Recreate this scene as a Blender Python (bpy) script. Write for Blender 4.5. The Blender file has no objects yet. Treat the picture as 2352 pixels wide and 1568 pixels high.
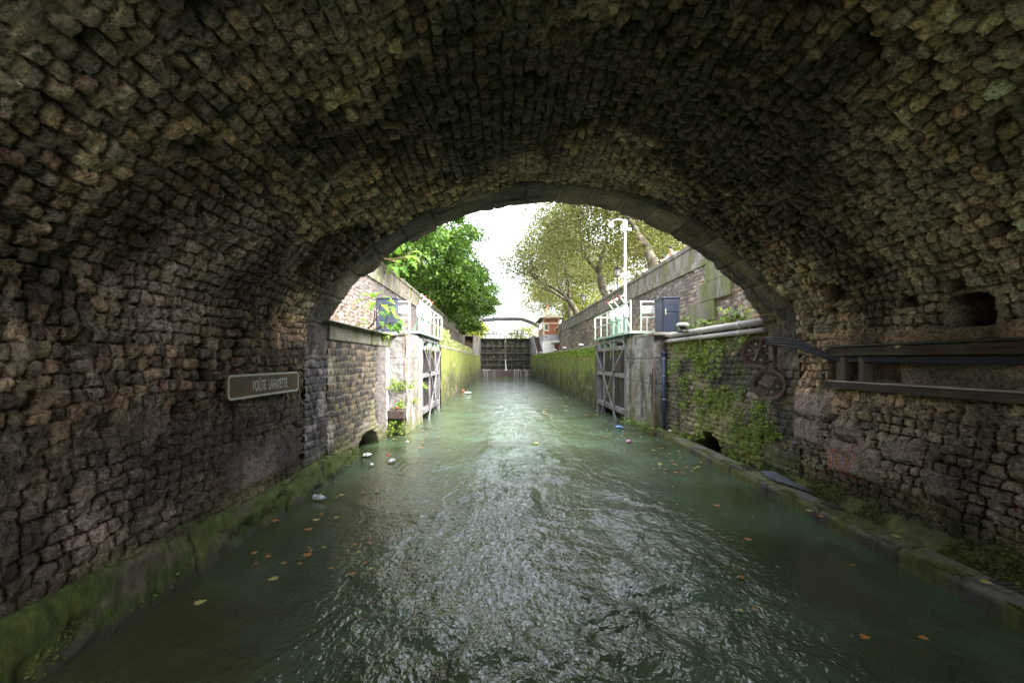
import bpy, math, random
import numpy as np
from mathutils import Vector, Matrix

# ------------------------------------------------------------------ camera, sky, sun, exposure
sc = bpy.context.scene
COL = sc.collection
CAMZ = 2.4
cam_d = bpy.data.cameras.new('camera'); cam = bpy.data.objects.new('camera', cam_d); COL.objects.link(cam)
cam.location = (0, 0, CAMZ); cam.rotation_euler = (math.radians(90), 0, 0)
cam_d.sensor_width = 36; cam_d.lens = 36 * 1000 / 2352
cam_d.shift_x = 29 / 2352; cam_d.shift_y = 44 / 2352
cam_d.clip_start = 0.05; cam_d.clip_end = 2000
sc.camera = cam

SUN_DIR = Vector((0.55, -0.42, 0.80)).normalized()       # towards the sun
SUN_EL = math.asin(SUN_DIR.z); SUN_AZ = math.atan2(SUN_DIR.x, SUN_DIR.y)
world = bpy.data.worlds.new('World'); sc.world = world; world.use_nodes = True
wn = world.node_tree; wn.nodes.clear()
w_out = wn.nodes.new('ShaderNodeOutputWorld'); w_bg = wn.nodes.new('ShaderNodeBackground')
w_sky = wn.nodes.new('ShaderNodeTexSky'); w_sky.sky_type = 'NISHITA'; w_sky.sun_disc = False
w_sky.sun_elevation = SUN_EL; w_sky.sun_rotation = SUN_AZ; w_sky.dust_density = 5.0; w_sky.air_density = 1.0
w_hs = wn.nodes.new('ShaderNodeHueSaturation'); w_hs.inputs['Saturation'].default_value = 0.34; w_hs.inputs['Value'].default_value = 2.0
wn.links.new(w_sky.outputs[0], w_hs.inputs['Color']); wn.links.new(w_hs.outputs[0], w_bg.inputs[0])
w_bg.inputs[1].default_value = 0.15
wn.links.new(w_bg.outputs[0], w_out.inputs[0])
sun_d = bpy.data.lights.new('sun', 'SUN'); sun_d.energy = 0.5; sun_d.angle = math.radians(14); sun_d.color = (1.0, 0.96, 0.9)
sun = bpy.data.objects.new('sun', sun_d); COL.objects.link(sun); sun.location = (20, -10, 40)
sun.rotation_euler = SUN_DIR.to_track_quat('Z', 'Y').to_euler()
sc.view_settings.view_transform = 'Standard'; sc.view_settings.look = 'None'
sc.view_settings.exposure = 2.22; sc.view_settings.gamma = 1.0
sc.render.engine = 'CYCLES'
cy = sc.cycles
cy.use_denoising = True
try: cy.denoiser = 'OPENIMAGEDENOISE'
except Exception: pass
cy.max_bounces = 9; cy.diffuse_bounces = 6; cy.glossy_bounces = 4; cy.transparent_max_bounces = 8
cy.caustics_reflective = False; cy.caustics_refractive = False
cy.sample_clamp_indirect = 12

# ------------------------------------------------------------------ measuring helpers
def at(u, v, Y): return (round((u - 1147) * Y / 1000, 3), Y, round(CAMZ - (v - 828) * Y / 1000, 3))
def onx(u, v, X):
    Y = X * 1000 / (u - 1147); return (X, Y, CAMZ - (v - 828) * Y / 1000)

# ------------------------------------------------------------------ noise
def hsh(i, j, seed=0):
    i = np.asarray(i).astype(np.int64); j = np.asarray(j).astype(np.int64)
    n = (i * 374761393 + j * 668265263 + seed * 362437) & 0xFFFFFFFF
    n = ((n ^ (n >> 13)) * 1274126177) & 0xFFFFFFFF
    n = ((n ^ (n >> 16)) * 2246822519) & 0xFFFFFFFF
    n = n ^ (n >> 15)
    return (n & 0xFFFFFF) / float(0x1000000)
def vn(x, y, seed=0):
    xi = np.floor(x); yi = np.floor(y); fx = x - xi; fy = y - yi
    fx = fx * fx * (3 - 2 * fx); fy = fy * fy * (3 - 2 * fy)
    a = hsh(xi, yi, seed); b = hsh(xi + 1, yi, seed); c = hsh(xi, yi + 1, seed); d = hsh(xi + 1, yi + 1, seed)
    return (a * (1 - fx) + b * fx) * (1 - fy) + (c * (1 - fx) + d * fx) * fy
def fbm(x, y, o=4, seed=0):
    t = 0; a = .5; s = 0
    for k in range(o):
        t = t + a * vn(x, y, seed + k * 17); s += a; a *= .5; x = x * 2.03 + 3.1; y = y * 2.03 + 1.7
    return t / s
def ss(a, b, x):
    t = np.clip((x - a) / (b - a), 0, 1); return t * t * (3 - 2 * t)
def cells(a, b, ha, hb, seed=0, jit=.3, p=3.0, row_jit=None, full=False):
    """blocky stones laid in rows: distance to the stone edge and two random numbers per stone"""
    if row_jit is None: row_jit = jit * .6
    r0 = np.floor(a / ha)
    U = np.zeros(a.shape); V = np.zeros(a.shape); F1 = np.full(a.shape, 9.); F2 = np.full(a.shape, 9.); I = np.zeros(a.shape); J = np.zeros(a.shape)
    for dr in (-1, 0, 1):
        row = r0 + dr
        off = hsh(row, row * 0 + 7, seed) * hb
        c0 = np.floor((b + off) / hb)
        for dc in (-1, 0, 1):
            c = c0 + dc
            ca = (row + .5 + (hsh(row, c, seed + 1) - .5) * 2 * row_jit) * ha
            cb = (c + .5 + (hsh(row, c, seed + 2) - .5) * 2 * jit) * hb - off
            d = ((np.abs(a - ca) / ha) ** p + (np.abs(b - cb) / hb) ** p) ** (1 / p)
            m = d < F1
            F2 = np.where(m, F1, np.minimum(F2, d))
            I = np.where(m, row, I); J = np.where(m, c, J)
            U = np.where(m, (a - ca) / ha, U); V = np.where(m, (b - cb) / hb, V)
            F1 = np.where(m, d, F1)
    tilt = U * (hsh(I, J, seed + 13) - .5) * 2 + V * (hsh(I, J, seed + 14) - .5) * 2
    if full: return F2 - F1, hsh(I, J, seed + 5), hsh(I, J, seed + 9), tilt
    return F2 - F1, hsh(I, J, seed + 5), hsh(I, J, seed + 9)
def mixc(a, b, t):
    t = np.asarray(t)[..., None]; return np.asarray(a) * (1 - t) + np.asarray(b) * t
def palette(cols, r):
    cols = np.array(cols); k = np.minimum((r * len(cols)).astype(int), len(cols) - 1); return cols[k]

# ------------------------------------------------------------------ objects, names, parents
ORG = {}
def setp(o, label=None, cat=None, group=None, kind=None):
    if label: o['label'] = label
    if cat: o['category'] = cat
    if group: o['group'] = group
    if kind: o['kind'] = kind
    return o
def thing(name, label, cat, loc=(0, 0, 0), group=None):
    o = bpy.data.objects.new(name, None); COL.objects.link(o); o.location = loc; o.empty_display_size = .2
    ORG[o.name] = np.array(loc, float)
    return setp(o, label, cat, group)
def link(name, me, parent=None, origin=None):
    """me holds world coordinates; shift them to the parent's origin (or to the object's own base)"""
    o = bpy.data.objects.new(name, me); COL.objects.link(o)
    n = len(me.vertices); co = np.empty(n * 3, np.float32); me.vertices.foreach_get('co', co); co = co.reshape(-1, 3)
    if parent is not None:
        og = ORG[parent.name]; o.parent = parent; ORG[o.name] = og
    else:
        og = np.array(origin, float) if origin is not None else np.array([(co[:, 0].min() + co[:, 0].max()) / 2, (co[:, 1].min() + co[:, 1].max()) / 2, co[:, 2].min()])
        o.location = og; ORG[o.name] = og
    me.vertices.foreach_set('co', (co - og).astype(np.float32).ravel()); me.update()
    return o
def copy_tree(o, loc=None, rz=None, parent=None):
    c = o.copy(); COL.objects.link(c)
    if parent is not None: c.parent = parent
    if loc is not None: c.location = loc
    if rz is not None: c.rotation_euler = (0, 0, rz)
    for ch in [x for x in bpy.data.objects if x.parent == o]: copy_tree(ch, parent=c)
    return c

def set_col(me, col):
    a = me.color_attributes.new('Col', 'FLOAT_COLOR', 'POINT')
    c = np.ones((len(me.vertices), 4), np.float32); c[:, :3] = np.clip(col.reshape(-1, 3), 0, 1); a.data.foreach_set('color', c.ravel())
def raw_mesh(name, verts, faces_idx, sizes, mat, smooth=True, col=None):
    me = bpy.data.meshes.new(name)
    verts = np.asarray(verts, np.float32); me.vertices.add(len(verts)); me.vertices.foreach_set('co', verts.ravel())
    faces_idx = np.asarray(faces_idx, np.int32).ravel(); sizes = np.asarray(sizes, np.int32)
    me.loops.add(len(faces_idx)); me.loops.foreach_set('vertex_index', faces_idx)
    me.polygons.add(len(sizes)); st = np.concatenate([[0], np.cumsum(sizes)[:-1]]).astype(np.int32)
    me.polygons.foreach_set('loop_start', st); me.polygons.foreach_set('loop_total', sizes)
    me.update(calc_edges=True); me.validate()
    if smooth: me.polygons.foreach_set('use_smooth', np.ones(len(sizes), bool))
    if col is not None: set_col(me, np.asarray(col))
    me.materials.append(mat)
    return me
def grid(name, P, mat, parent=None, col=None, smooth=True, flip=False, origin=None):
    n, m = P.shape[:2]
    idx = np.arange(n * m).reshape(n, m)
    f = np.stack([idx[:-1, :-1], idx[1:, :-1], idx[1:, 1:], idx[:-1, 1:]], -1).reshape(-1, 4)
    if flip: f = f[:, ::-1]
    me = raw_mesh(name, P.reshape(-1, 3), f, np.full(len(f), 4), mat, smooth, None if col is None else col.reshape(-1, 3))
    return link(name, me, parent, origin)

class MB:
    def __init__(s): s.v = []; s.f = []
    def add(s, vs, fs):
        n = len(s.v); s.v += [tuple(v) for v in vs]; s.f += [tuple(i + n for i in f) for f in fs]; return s
    def box(s, lo, hi):
        x0, y0, z0 = lo; x1, y1, z1 = hi
        return s.add([(x0, y0, z0), (x1, y0, z0), (x1, y1, z0), (x0, y1, z0), (x0, y0, z1), (x1, y0, z1), (x1, y1, z1), (x0, y1, z1)],
                     [(3, 2, 1, 0), (4, 5, 6, 7), (0, 1, 5, 4), (1, 2, 6, 5), (2, 3, 7, 6), (3, 0, 4, 7)])
    def bar(s, p, q, w, h=None, up=(0, 0, 1)):
        h = h or w; p = Vector(p); q = Vector(q); d = (q - p).normalized(); up = Vector(up)
        if abs(d.dot(up)) > .95: up = Vector((0, 1, 0)) if abs(d.y) < .9 else Vector((1, 0, 0))
        a = d.cross(up).normalized(); b = a.cross(d)
        vs = [c + a * sx * w / 2 + b * sy * h / 2 for c in (p, q) for sx, sy in ((-1, -1), (1, -1), (1, 1), (-1, 1))]
        return s.add(vs, [(0, 1, 2, 3), (7, 6, 5, 4), (1, 0, 4, 5), (2, 1, 5, 6), (3, 2, 6, 7), (0, 3, 7, 4)])
    def tube(s, pts, r, n=8, cap=True):
        pts = [Vector(p) for p in pts]; rs = r if isinstance(r, (list, tuple)) else [r] * len(pts)
        vs = []; fs = []; pa = None
        for i, p in enumerate(pts):
            d = (pts[min(i + 1, len(pts) - 1)] - pts[max(i - 1, 0)]).normalized()
            if pa is None:
                up = Vector((0, 0, 1)) if abs(d.z) < .9 else Vector((1, 0, 0)); a = d.cross(up).normalized()
            else:
                a = (pa - d * pa.dot(d)).normalized()
            pa = a; b = d.cross(a)
            for k in range(n):
                t = 2 * math.pi * k / n; vs.append(p + (a * math.cos(t) + b * math.sin(t)) * rs[i])
        for i in range(len(pts) - 1):
            for k in range(n):
                fs.append((i * n + k, i * n + (k + 1) % n, (i + 1) * n + (k + 1) % n, (i + 1) * n + k))
        if cap: fs.append(tuple(range(n - 1, -1, -1))); fs.append(tuple(range((len(pts) - 1) * n, len(pts) * n)))
        return s.add(vs, fs)
    def lathe(s, prof, c=(0, 0, 0), axis=(0, 0, 1), n=16):
        """prof: (radius, height along axis)"""
        ax = Vector(axis).normalized(); up = Vector((0, 0, 1)) if abs(ax.z) < .9 else Vector((1, 0, 0))
        a = ax.cross(up).normalized(); b = ax.cross(a); c = Vector(c); vs = []; fs = []
        for r, h in prof:
            for k in range(n):
                t = 2 * math.pi * k / n; vs.append(c + ax * h + (a * math.cos(t) + b * math.sin(t)) * r)
        for i in range(len(prof) - 1):
            for k in range(n): fs.append((i * n + k, i * n + (k + 1) % n, (i + 1) * n + (k + 1) % n, (i + 1) * n + k))
        fs.append(tuple(range(n - 1, -1, -1))); fs.append(tuple(range((len(prof) - 1) * n, len(prof) * n)))
        return s.add(vs, fs)
    def xf(s, M, start=0):
        s.v = s.v[:start] + [tuple(M @ Vector(v)) for v in s.v[start:]]; return s
    def build(s, name, mat, parent=None, bevel=0, smooth=False, origin=None, auto=None):
        me = bpy.data.meshes.new(name); me.from_pydata(s.v, [], s.f); me.update()
        if smooth: me.polygons.foreach_set('use_smooth', np.ones(len(me.polygons), bool))
        me.materials.append(mat)
        o = link(name, me, parent, origin)
        if bevel:
            b = o.modifiers.new('bevel', 'BEVEL'); b.width = bevel; b.segments = 2; b.limit_method = 'ANGLE'; b.angle_limit = math.radians(40)
        return o

# ------------------------------------------------------------------ materials
MATS = {}
def M(name, col=(.3, .3, .3), rough=.85, col2=None, scale=3., stretch=(1, 1, 1), bump=0., bscale=25., metal=0., attr=False, vary=.35, spec=.4, detail=6, sharp=(.35, .65), col3=None, scale3=8., pit=0.):
    if name in MATS: return MATS[name]
    m = bpy.data.materials.new(name); m.use_nodes = True; nt = m.node_tree; N = nt.nodes; L = nt.links
    p = N['Principled BSDF']; p.inputs['Roughness'].default_value = rough; p.inputs['Metallic'].default_value = metal
    p.inputs['Specular IOR Level'].default_value = spec
    tc = N.new('ShaderNodeTexCoord'); mp = N.new('ShaderNodeMapping'); L.new(tc.outputs['Object'], mp.inputs[0]); mp.inputs['Scale'].default_value = stretch
    n1 = N.new('ShaderNodeTexNoise'); n1.inputs['Scale'].default_value = scale; n1.inputs['Detail'].default_value = detail; L.new(mp.outputs[0], n1.inputs['Vector'])
    r1 = N.new('ShaderNodeMapRange'); r1.inputs[1].default_value = sharp[0]; r1.inputs[2].default_value = sharp[1]; L.new(n1.outputs[0], r1.inputs[0])
    if attr:
        a = N.new('ShaderNodeAttribute'); a.attribute_name = 'Col'; base = a.outputs['Color']
    else:
        mx = N.new('ShaderNodeMix'); mx.data_type = 'RGBA'; mx.inputs[6].default_value = (*col, 1); mx.inputs[7].default_value = (*(col2 or [c * .7 for c in col]), 1)
        L.new(r1.outputs[0], mx.inputs[0]); base = mx.outputs[2]
        if col3:
            n3 = N.new('ShaderNodeTexNoise'); n3.inputs['Scale'].default_value = scale3; n3.inputs['Detail'].default_value = 5; L.new(mp.outputs[0], n3.inputs['Vector'])
            r3 = N.new('ShaderNodeMapRange'); r3.inputs[1].default_value = .52; r3.inputs[2].default_value = .64; L.new(n3.outputs[0], r3.inputs[0])
            m3 = N.new('ShaderNodeMix'); m3.data_type = 'RGBA'; L.new(r3.outputs[0], m3.inputs[0]); L.new(base, m3.inputs[6]); m3.inputs[7].default_value = (*col3, 1); base = m3.outputs[2]
    # fine mottling
    n2 = N.new('ShaderNodeTexNoise'); n2.inputs['Scale'].default_value = bscale; n2.inputs['Detail'].default_value = 8; n2.inputs['Roughness'].default_value = .65; L.new(mp.outputs[0], n2.inputs['Vector'])
    r2 = N.new('ShaderNodeMapRange'); r2.inputs[1].default_value = .3; r2.inputs[2].default_value = .7; r2.inputs[3].default_value = 1 - vary; r2.inputs[4].default_value = 1 + vary; L.new(n2.outputs[0], r2.inputs[0])
    vm = N.new('ShaderNodeVectorMath'); vm.operation = 'SCALE'; L.new(base, vm.inputs[0]); L.new(r2.outputs[0], vm.inputs['Scale'])
    L.new(vm.outputs[0], p.inputs['Base Color'])
    if bump:
        b = N.new('ShaderNodeBump'); b.inputs['Strength'].default_value = bump; b.inputs['Distance'].default_value = .03
        h = n2.outputs[0]
        if pit:
            vo = N.new('ShaderNodeTexVoronoi'); vo.inputs['Scale'].default_value = bscale * 1.3; L.new(mp.outputs[0], vo.inputs['Vector'])
            rp = N.new('ShaderNodeMapRange'); rp.inputs[1].default_value = 0; rp.inputs[2].default_value = .35; L.new(vo.outputs[0], rp.inputs[0])
            ma = N.new('ShaderNodeMath'); ma.operation = 'MULTIPLY_ADD'; ma.inputs[1].default_value = pit; L.new(rp.outputs[0], ma.inputs[0]); L.new(n2.outputs[0], ma.inputs[2]); h = ma.outputs[0]
        L.new(h, b.inputs['Height']); L.new(b.outputs[0], p.inputs['Normal'])
    MATS[name] = m; return m
def leafmat(name, col, col2, scale=1.2, trans=.4):
    m = bpy.data.materials.new(name); m.use_nodes = True; nt = m.node_tree; N = nt.nodes; L = nt.links
    p = N['Principled BSDF']; p.inputs['Roughness'].default_value = .5; p.inputs['Specular IOR Level'].default_value = .35
    out = N['Material Output']
    g = N.new('ShaderNodeNewGeometry'); n1 = N.new('ShaderNodeTexNoise'); n1.inputs['Scale'].default_value = scale; L.new(g.outputs['Position'], n1.inputs['Vector'])
    ad = N.new('ShaderNodeMath'); ad.operation = 'MULTIPLY_ADD'; ad.inputs[1].default_value = .55; L.new(g.outputs['Random Per Island'], ad.inputs[0]); L.new(n1.outputs[0], ad.inputs[2])
    r1 = N.new('ShaderNodeMapRange'); r1.inputs[1].default_value = .45; r1.inputs[2].default_value = 1.05; L.new(ad.outputs[0], r1.inputs[0])
    mx = N.new('ShaderNodeMix'); mx.data_type = 'RGBA'; mx.inputs[6].default_value = (*col, 1); mx.inputs[7].default_value = (*col2, 1); L.new(r1.outputs[0], mx.inputs[0])
    L.new(mx.outputs[2], p.inputs['Base Color'])
    t = N.new('ShaderNodeBsdfTranslucent'); L.new(mx.outputs[2], t.inputs[0])
    ms = N.new('ShaderNodeMixShader'); ms.inputs[0].default_value = trans; L.new(p.outputs[0], ms.inputs[1]); L.new(t.outputs[0], ms.inputs[2]); L.new(ms.outputs[0], out.inputs[0])
    MATS[name] = m; return m

m_vault = M('rubble stone', attr=True, rough=.9, bump=1.0, bscale=26, vary=.72, pit=.6)
m_wall = M('quay stone', attr=True, rough=.88, bump=.8, bscale=22, vary=.55, pit=.3)
m_ring = M('dressed arch stone', attr=True, rough=.85, bump=.8, bscale=18, vary=.55, stretch=(1, 1, 1))
m_moss = M('moss and algae wall', attr=True, rough=.95, bump=1.0, bscale=12, vary=.45, stretch=(1, 1, .45))
m_coping = M('limestone coping', (.28, .255, .205), .85, (.15, .14, .11), scale=2.5, bump=.35, bscale=20, col3=(.12, .13, .05), scale3=1.6)
m_parapet = M('streaked parapet stone', (.30, .265, .23), .85, (.115, .10, .085), scale=3.2, stretch=(1, 1, .22), bump=.3, bscale=16, col3=(.13, .14, .05), scale3=1.1)
m_conc = M('stained concrete', (.32, .30, .285), .85, (.11, .10, .095), scale=2.2, stretch=(1, 1, .3), bump=.4, bscale=18, col3=(.13, .13, .06), scale3=1.5)
m_deck = M('quay paving', (.30, .28, .23), .9, (.18, .18, .12), scale=2, bump=.4, bscale=20)
m_ground = M('street ground', (.28, .25, .2), .95, (.2, .18, .14), scale=.5, bump=.2, bscale=6)
m_green = M('pale green painted steel', (.33, .46, .36), .45, (.24, .35, .27), scale=4, bump=.05, vary=.12)
m_white = M('white painted steel', (.60, .68, .58), .4, (.46, .56, .46), scale=4, vary=.07)
m_plate = M('white plate', (.68, .69, .67), .4, (.6, .6, .58), scale=2, vary=.04)
m_iron = M('weathered gate iron', (.016, .015, .019), .5, (.06, .058, .068), scale=3, bump=.25, bscale=22, stretch=(1, 1, .5), col3=(.13, .08, .05), scale3=3)
m_timber = M('grey gate steel', (.25, .235, .245), .6, (.12, .115, .12), scale=4, bump=.3, bscale=30, stretch=(1, 1, .4))
m_darkgate = M('dark upper gate steel', (.03, .03, .03), .6, (.015, .015, .017), scale=2, bump=.3, bscale=12, col3=(.12, .12, .05), scale3=2.2)
m_gatebar = M('upper gate ribs', (.125, .11, .095), .6, (.07, .062, .055), scale=2, bump=.2, bscale=12, col3=(.1, .11, .05), scale3=2)
m_rust = M('rusted iron', (.27, .185, .15), .75, (.17, .125, .11), scale=9, bump=.5, bscale=40, col3=(.33, .20, .13), scale3=14)
m_black = M('black rubber', (.018, .02, .028), .55, (.035, .035, .045), scale=10, vary=.2)
m_blue = M('blue grey cabinet paint', (.035, .045, .075), .5, (.05, .06, .095), scale=2, vary=.1)
m_blue2 = M('blue plastic pipe', (.045, .075, .14), .35, (.07, .1, .17), scale=6, vary=.15)
m_pipe = M('pale grey pipe', (.56, .52, .5), .45, (.4, .37, .35), scale=4, stretch=(1, .3, 1), vary=.15)
m_dark = M('dark metal', (.03, .03, .032), .5, (.05, .045, .04), scale=5)
m_steel = M('dull steel', (.125, .10, .08), .8, (.055, .045, .04), scale=6, bump=.6, stretch=(1, .4, 1), col3=(.11, .05, .03), scale3=7)
m_red = M('red paint', (.55, .05, .05), .45, (.4, .04, .04), scale=5, vary=.1)
m_orange = M('orange plastic', (.75, .18, .04), .4, (.6, .12, .03), scale=5)
m_bark = M('plane tree bark', (.12, .105, .07), .9, (.06, .05, .035), scale=2.5, bump=.5, bscale=12, col3=(.20, .18, .13), scale3=1.8)
m_bark2 = M('dark bark', (.06, .05, .04), .9, (.035, .03, .025), scale=3, bump=.6, bscale=14)
m_chest = leafmat('dense green leaves', (.022, .065, .009), (.13, .24, .03), trans=.42)
m_plane = leafmat('olive plane leaves', (.07, .09, .02), (.25, .255, .07), trans=.45)
m_yell = leafmat('yellow green leaves', (.22, .28, .03), (.4, .42, .06), trans=.5)
m_fig = leafmat('fig leaves', (.10, .26, .02), (.28, .48, .05), scale=3, trans=.45)
m_fern = leafmat('fern leaves', (.08, .17, .02), (.34, .46, .07), scale=6, trans=.35)
m_grass = leafmat('pale grass', (.22, .27, .08), (.42, .46, .2), scale=4, trans=.4)
m_tuft = leafmat('moss tufts', (.03, .045, .01), (.12, .15, .03), scale=5, trans=.15)
m_autumn = leafmat('fallen leaf orange', (.35, .13, .04), (.5, .22, .06), trans=.1)
m_yleaf = leafmat('fallen leaf yellow', (.45, .38, .08), (.5, .48, .2), trans=.1)
m_brick = M('red brick', (.33, .12, .075), .85, (.24, .09, .06), scale=4, bump=.2, bscale=30)
m_cream = M('cream render', (.68, .58, .38), .8, (.55, .46, .3), scale=2)
m_whitewall = M('white render', (.82, .81, .8), .8, (.7, .69, .68), scale=1.5, vary=.08)
m_greywall = M('grey render', (.4, .39, .42), .8, (.3, .3, .33), scale=2)
m_roof = M('mossy roof', (.22, .19, .12), .9, (.14, .13, .08), scale=3, bump=.4)
m_glass = M('dark window glass', (.05, .05, .06), .1, (.08, .08, .1), spec=.7)
m_frosted = M('lantern glass', (.6, .62, .62), .25, (.5, .52, .52))
m_signbr = M('brown sign enamel', (.13, .085, .045), .5, (.09, .065, .035), scale=5, vary=.15)
m_signwh = M('sign white', (.58, .59, .55), .6, (.46, .47, .43), scale=8, vary=.2)
m_skin = M('skin', (.55, .33, .24), .55, (.5, .28, .2), vary=.05)
m_lite = M('white cloth', (.75, .74, .73), .8)

# ------------------------------------------------------------------ the bridge vault
YP = 8.94; YR = 7.86; YB = -4.5                      # portal plane, start of the dressed ring, unseen back end cut short for light
def vault_profile(ds):
    R = 5.36; cx = .95; cz = .28; a0 = math.asin(4.5 / R)
    pts = []
    for z in np.arange(-.6, 3.19, .01): pts.append((-3.56, z))
    for a in np.arange(-a0, a0, .01 / R): pts.append((cx + R * math.sin(a), cz + R * math.cos(a)))
    for z in np.arange(3.19, -.6, -.01): pts.append((5.46, z))
    p = np.array(pts)
    k = np.exp(-np.linspace(-2, 2, 61) ** 2); k /= k.sum()
    q = np.stack([np.convolve(np.pad(p[:, i], 30, mode='edge'), k, 'valid') for i in (0, 1)], 1)
    q[:30] = p[:30]; q[-30:] = p[-30:]
    seg = np.r_[0, np.cumsum(np.hypot(*np.diff(q, axis=0).T))]
    s = np.arange(0, seg[-1], ds)
    x = np.interp(s, seg, q[:, 0]); z = np.interp(s, seg, q[:, 1])
    tx = np.gradient(x, s); tz = np.gradient(z, s); l = np.hypot(tx, tz)
    return s, x, z, tz / l, -tx / l           # inward normal (nx, nz)
s_, px, pz, nx, nz = vault_profile(.0205)
S_TOT = s_[-1]

bridge = thing('stone_bridge', 'dark rubble stone bridge vault arching over the canal in the foreground', 'bridge', (.95, 0, 0))

GRAF = []          # orange graffiti strokes on the right wall, as (y, z) points
for st in ([(545, 410), (500, 383), (458, 430), (465, 490), (520, 515), (550, 470)], [(490, 500), (480, 560), (490, 610)], [(530, 510), (590, 570), (575, 640)],
           [(600, 395), (650, 380), (700, 395), (725, 470), (690, 520), (640, 490), (610, 430)], [(680, 520), (640, 580), (640, 660)], [(550, 650), (558, 700), (552, 770)], [(600, 640), (700, 680), (820, 715)]):
    q = [onx(1796.7 + a * .2361, 939.2 + b * .2361, 5.40) for a, b in st]
    GRAF.append(np.array([(c[1], c[2]) for c in q]))
for st in ([(2230, 880), (2260, 920), (2240, 980), (2262, 1040)],):
    q = [onx(1796.7 + a * .2361, 939.2 + b * .2361, 5.40) for a, b in st]
    GRAF.append(np.array([(c[1], c[2]) for c in q]))
def stroke_dist(y, z):
    d = np.full(y.shape, 9.)
    for g in GRAF:
        for a, b in zip(g[:-1], g[1:]):
            ab = b - a; t = np.clip(((y - a[0]) * ab[0] + (z - a[1]) * ab[1]) / (ab @ ab), 0, 1)
            d = np.minimum(d, np.hypot(y - a[0] - t * ab[0], z - a[1] - t * ab[1]))
    return d

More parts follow.
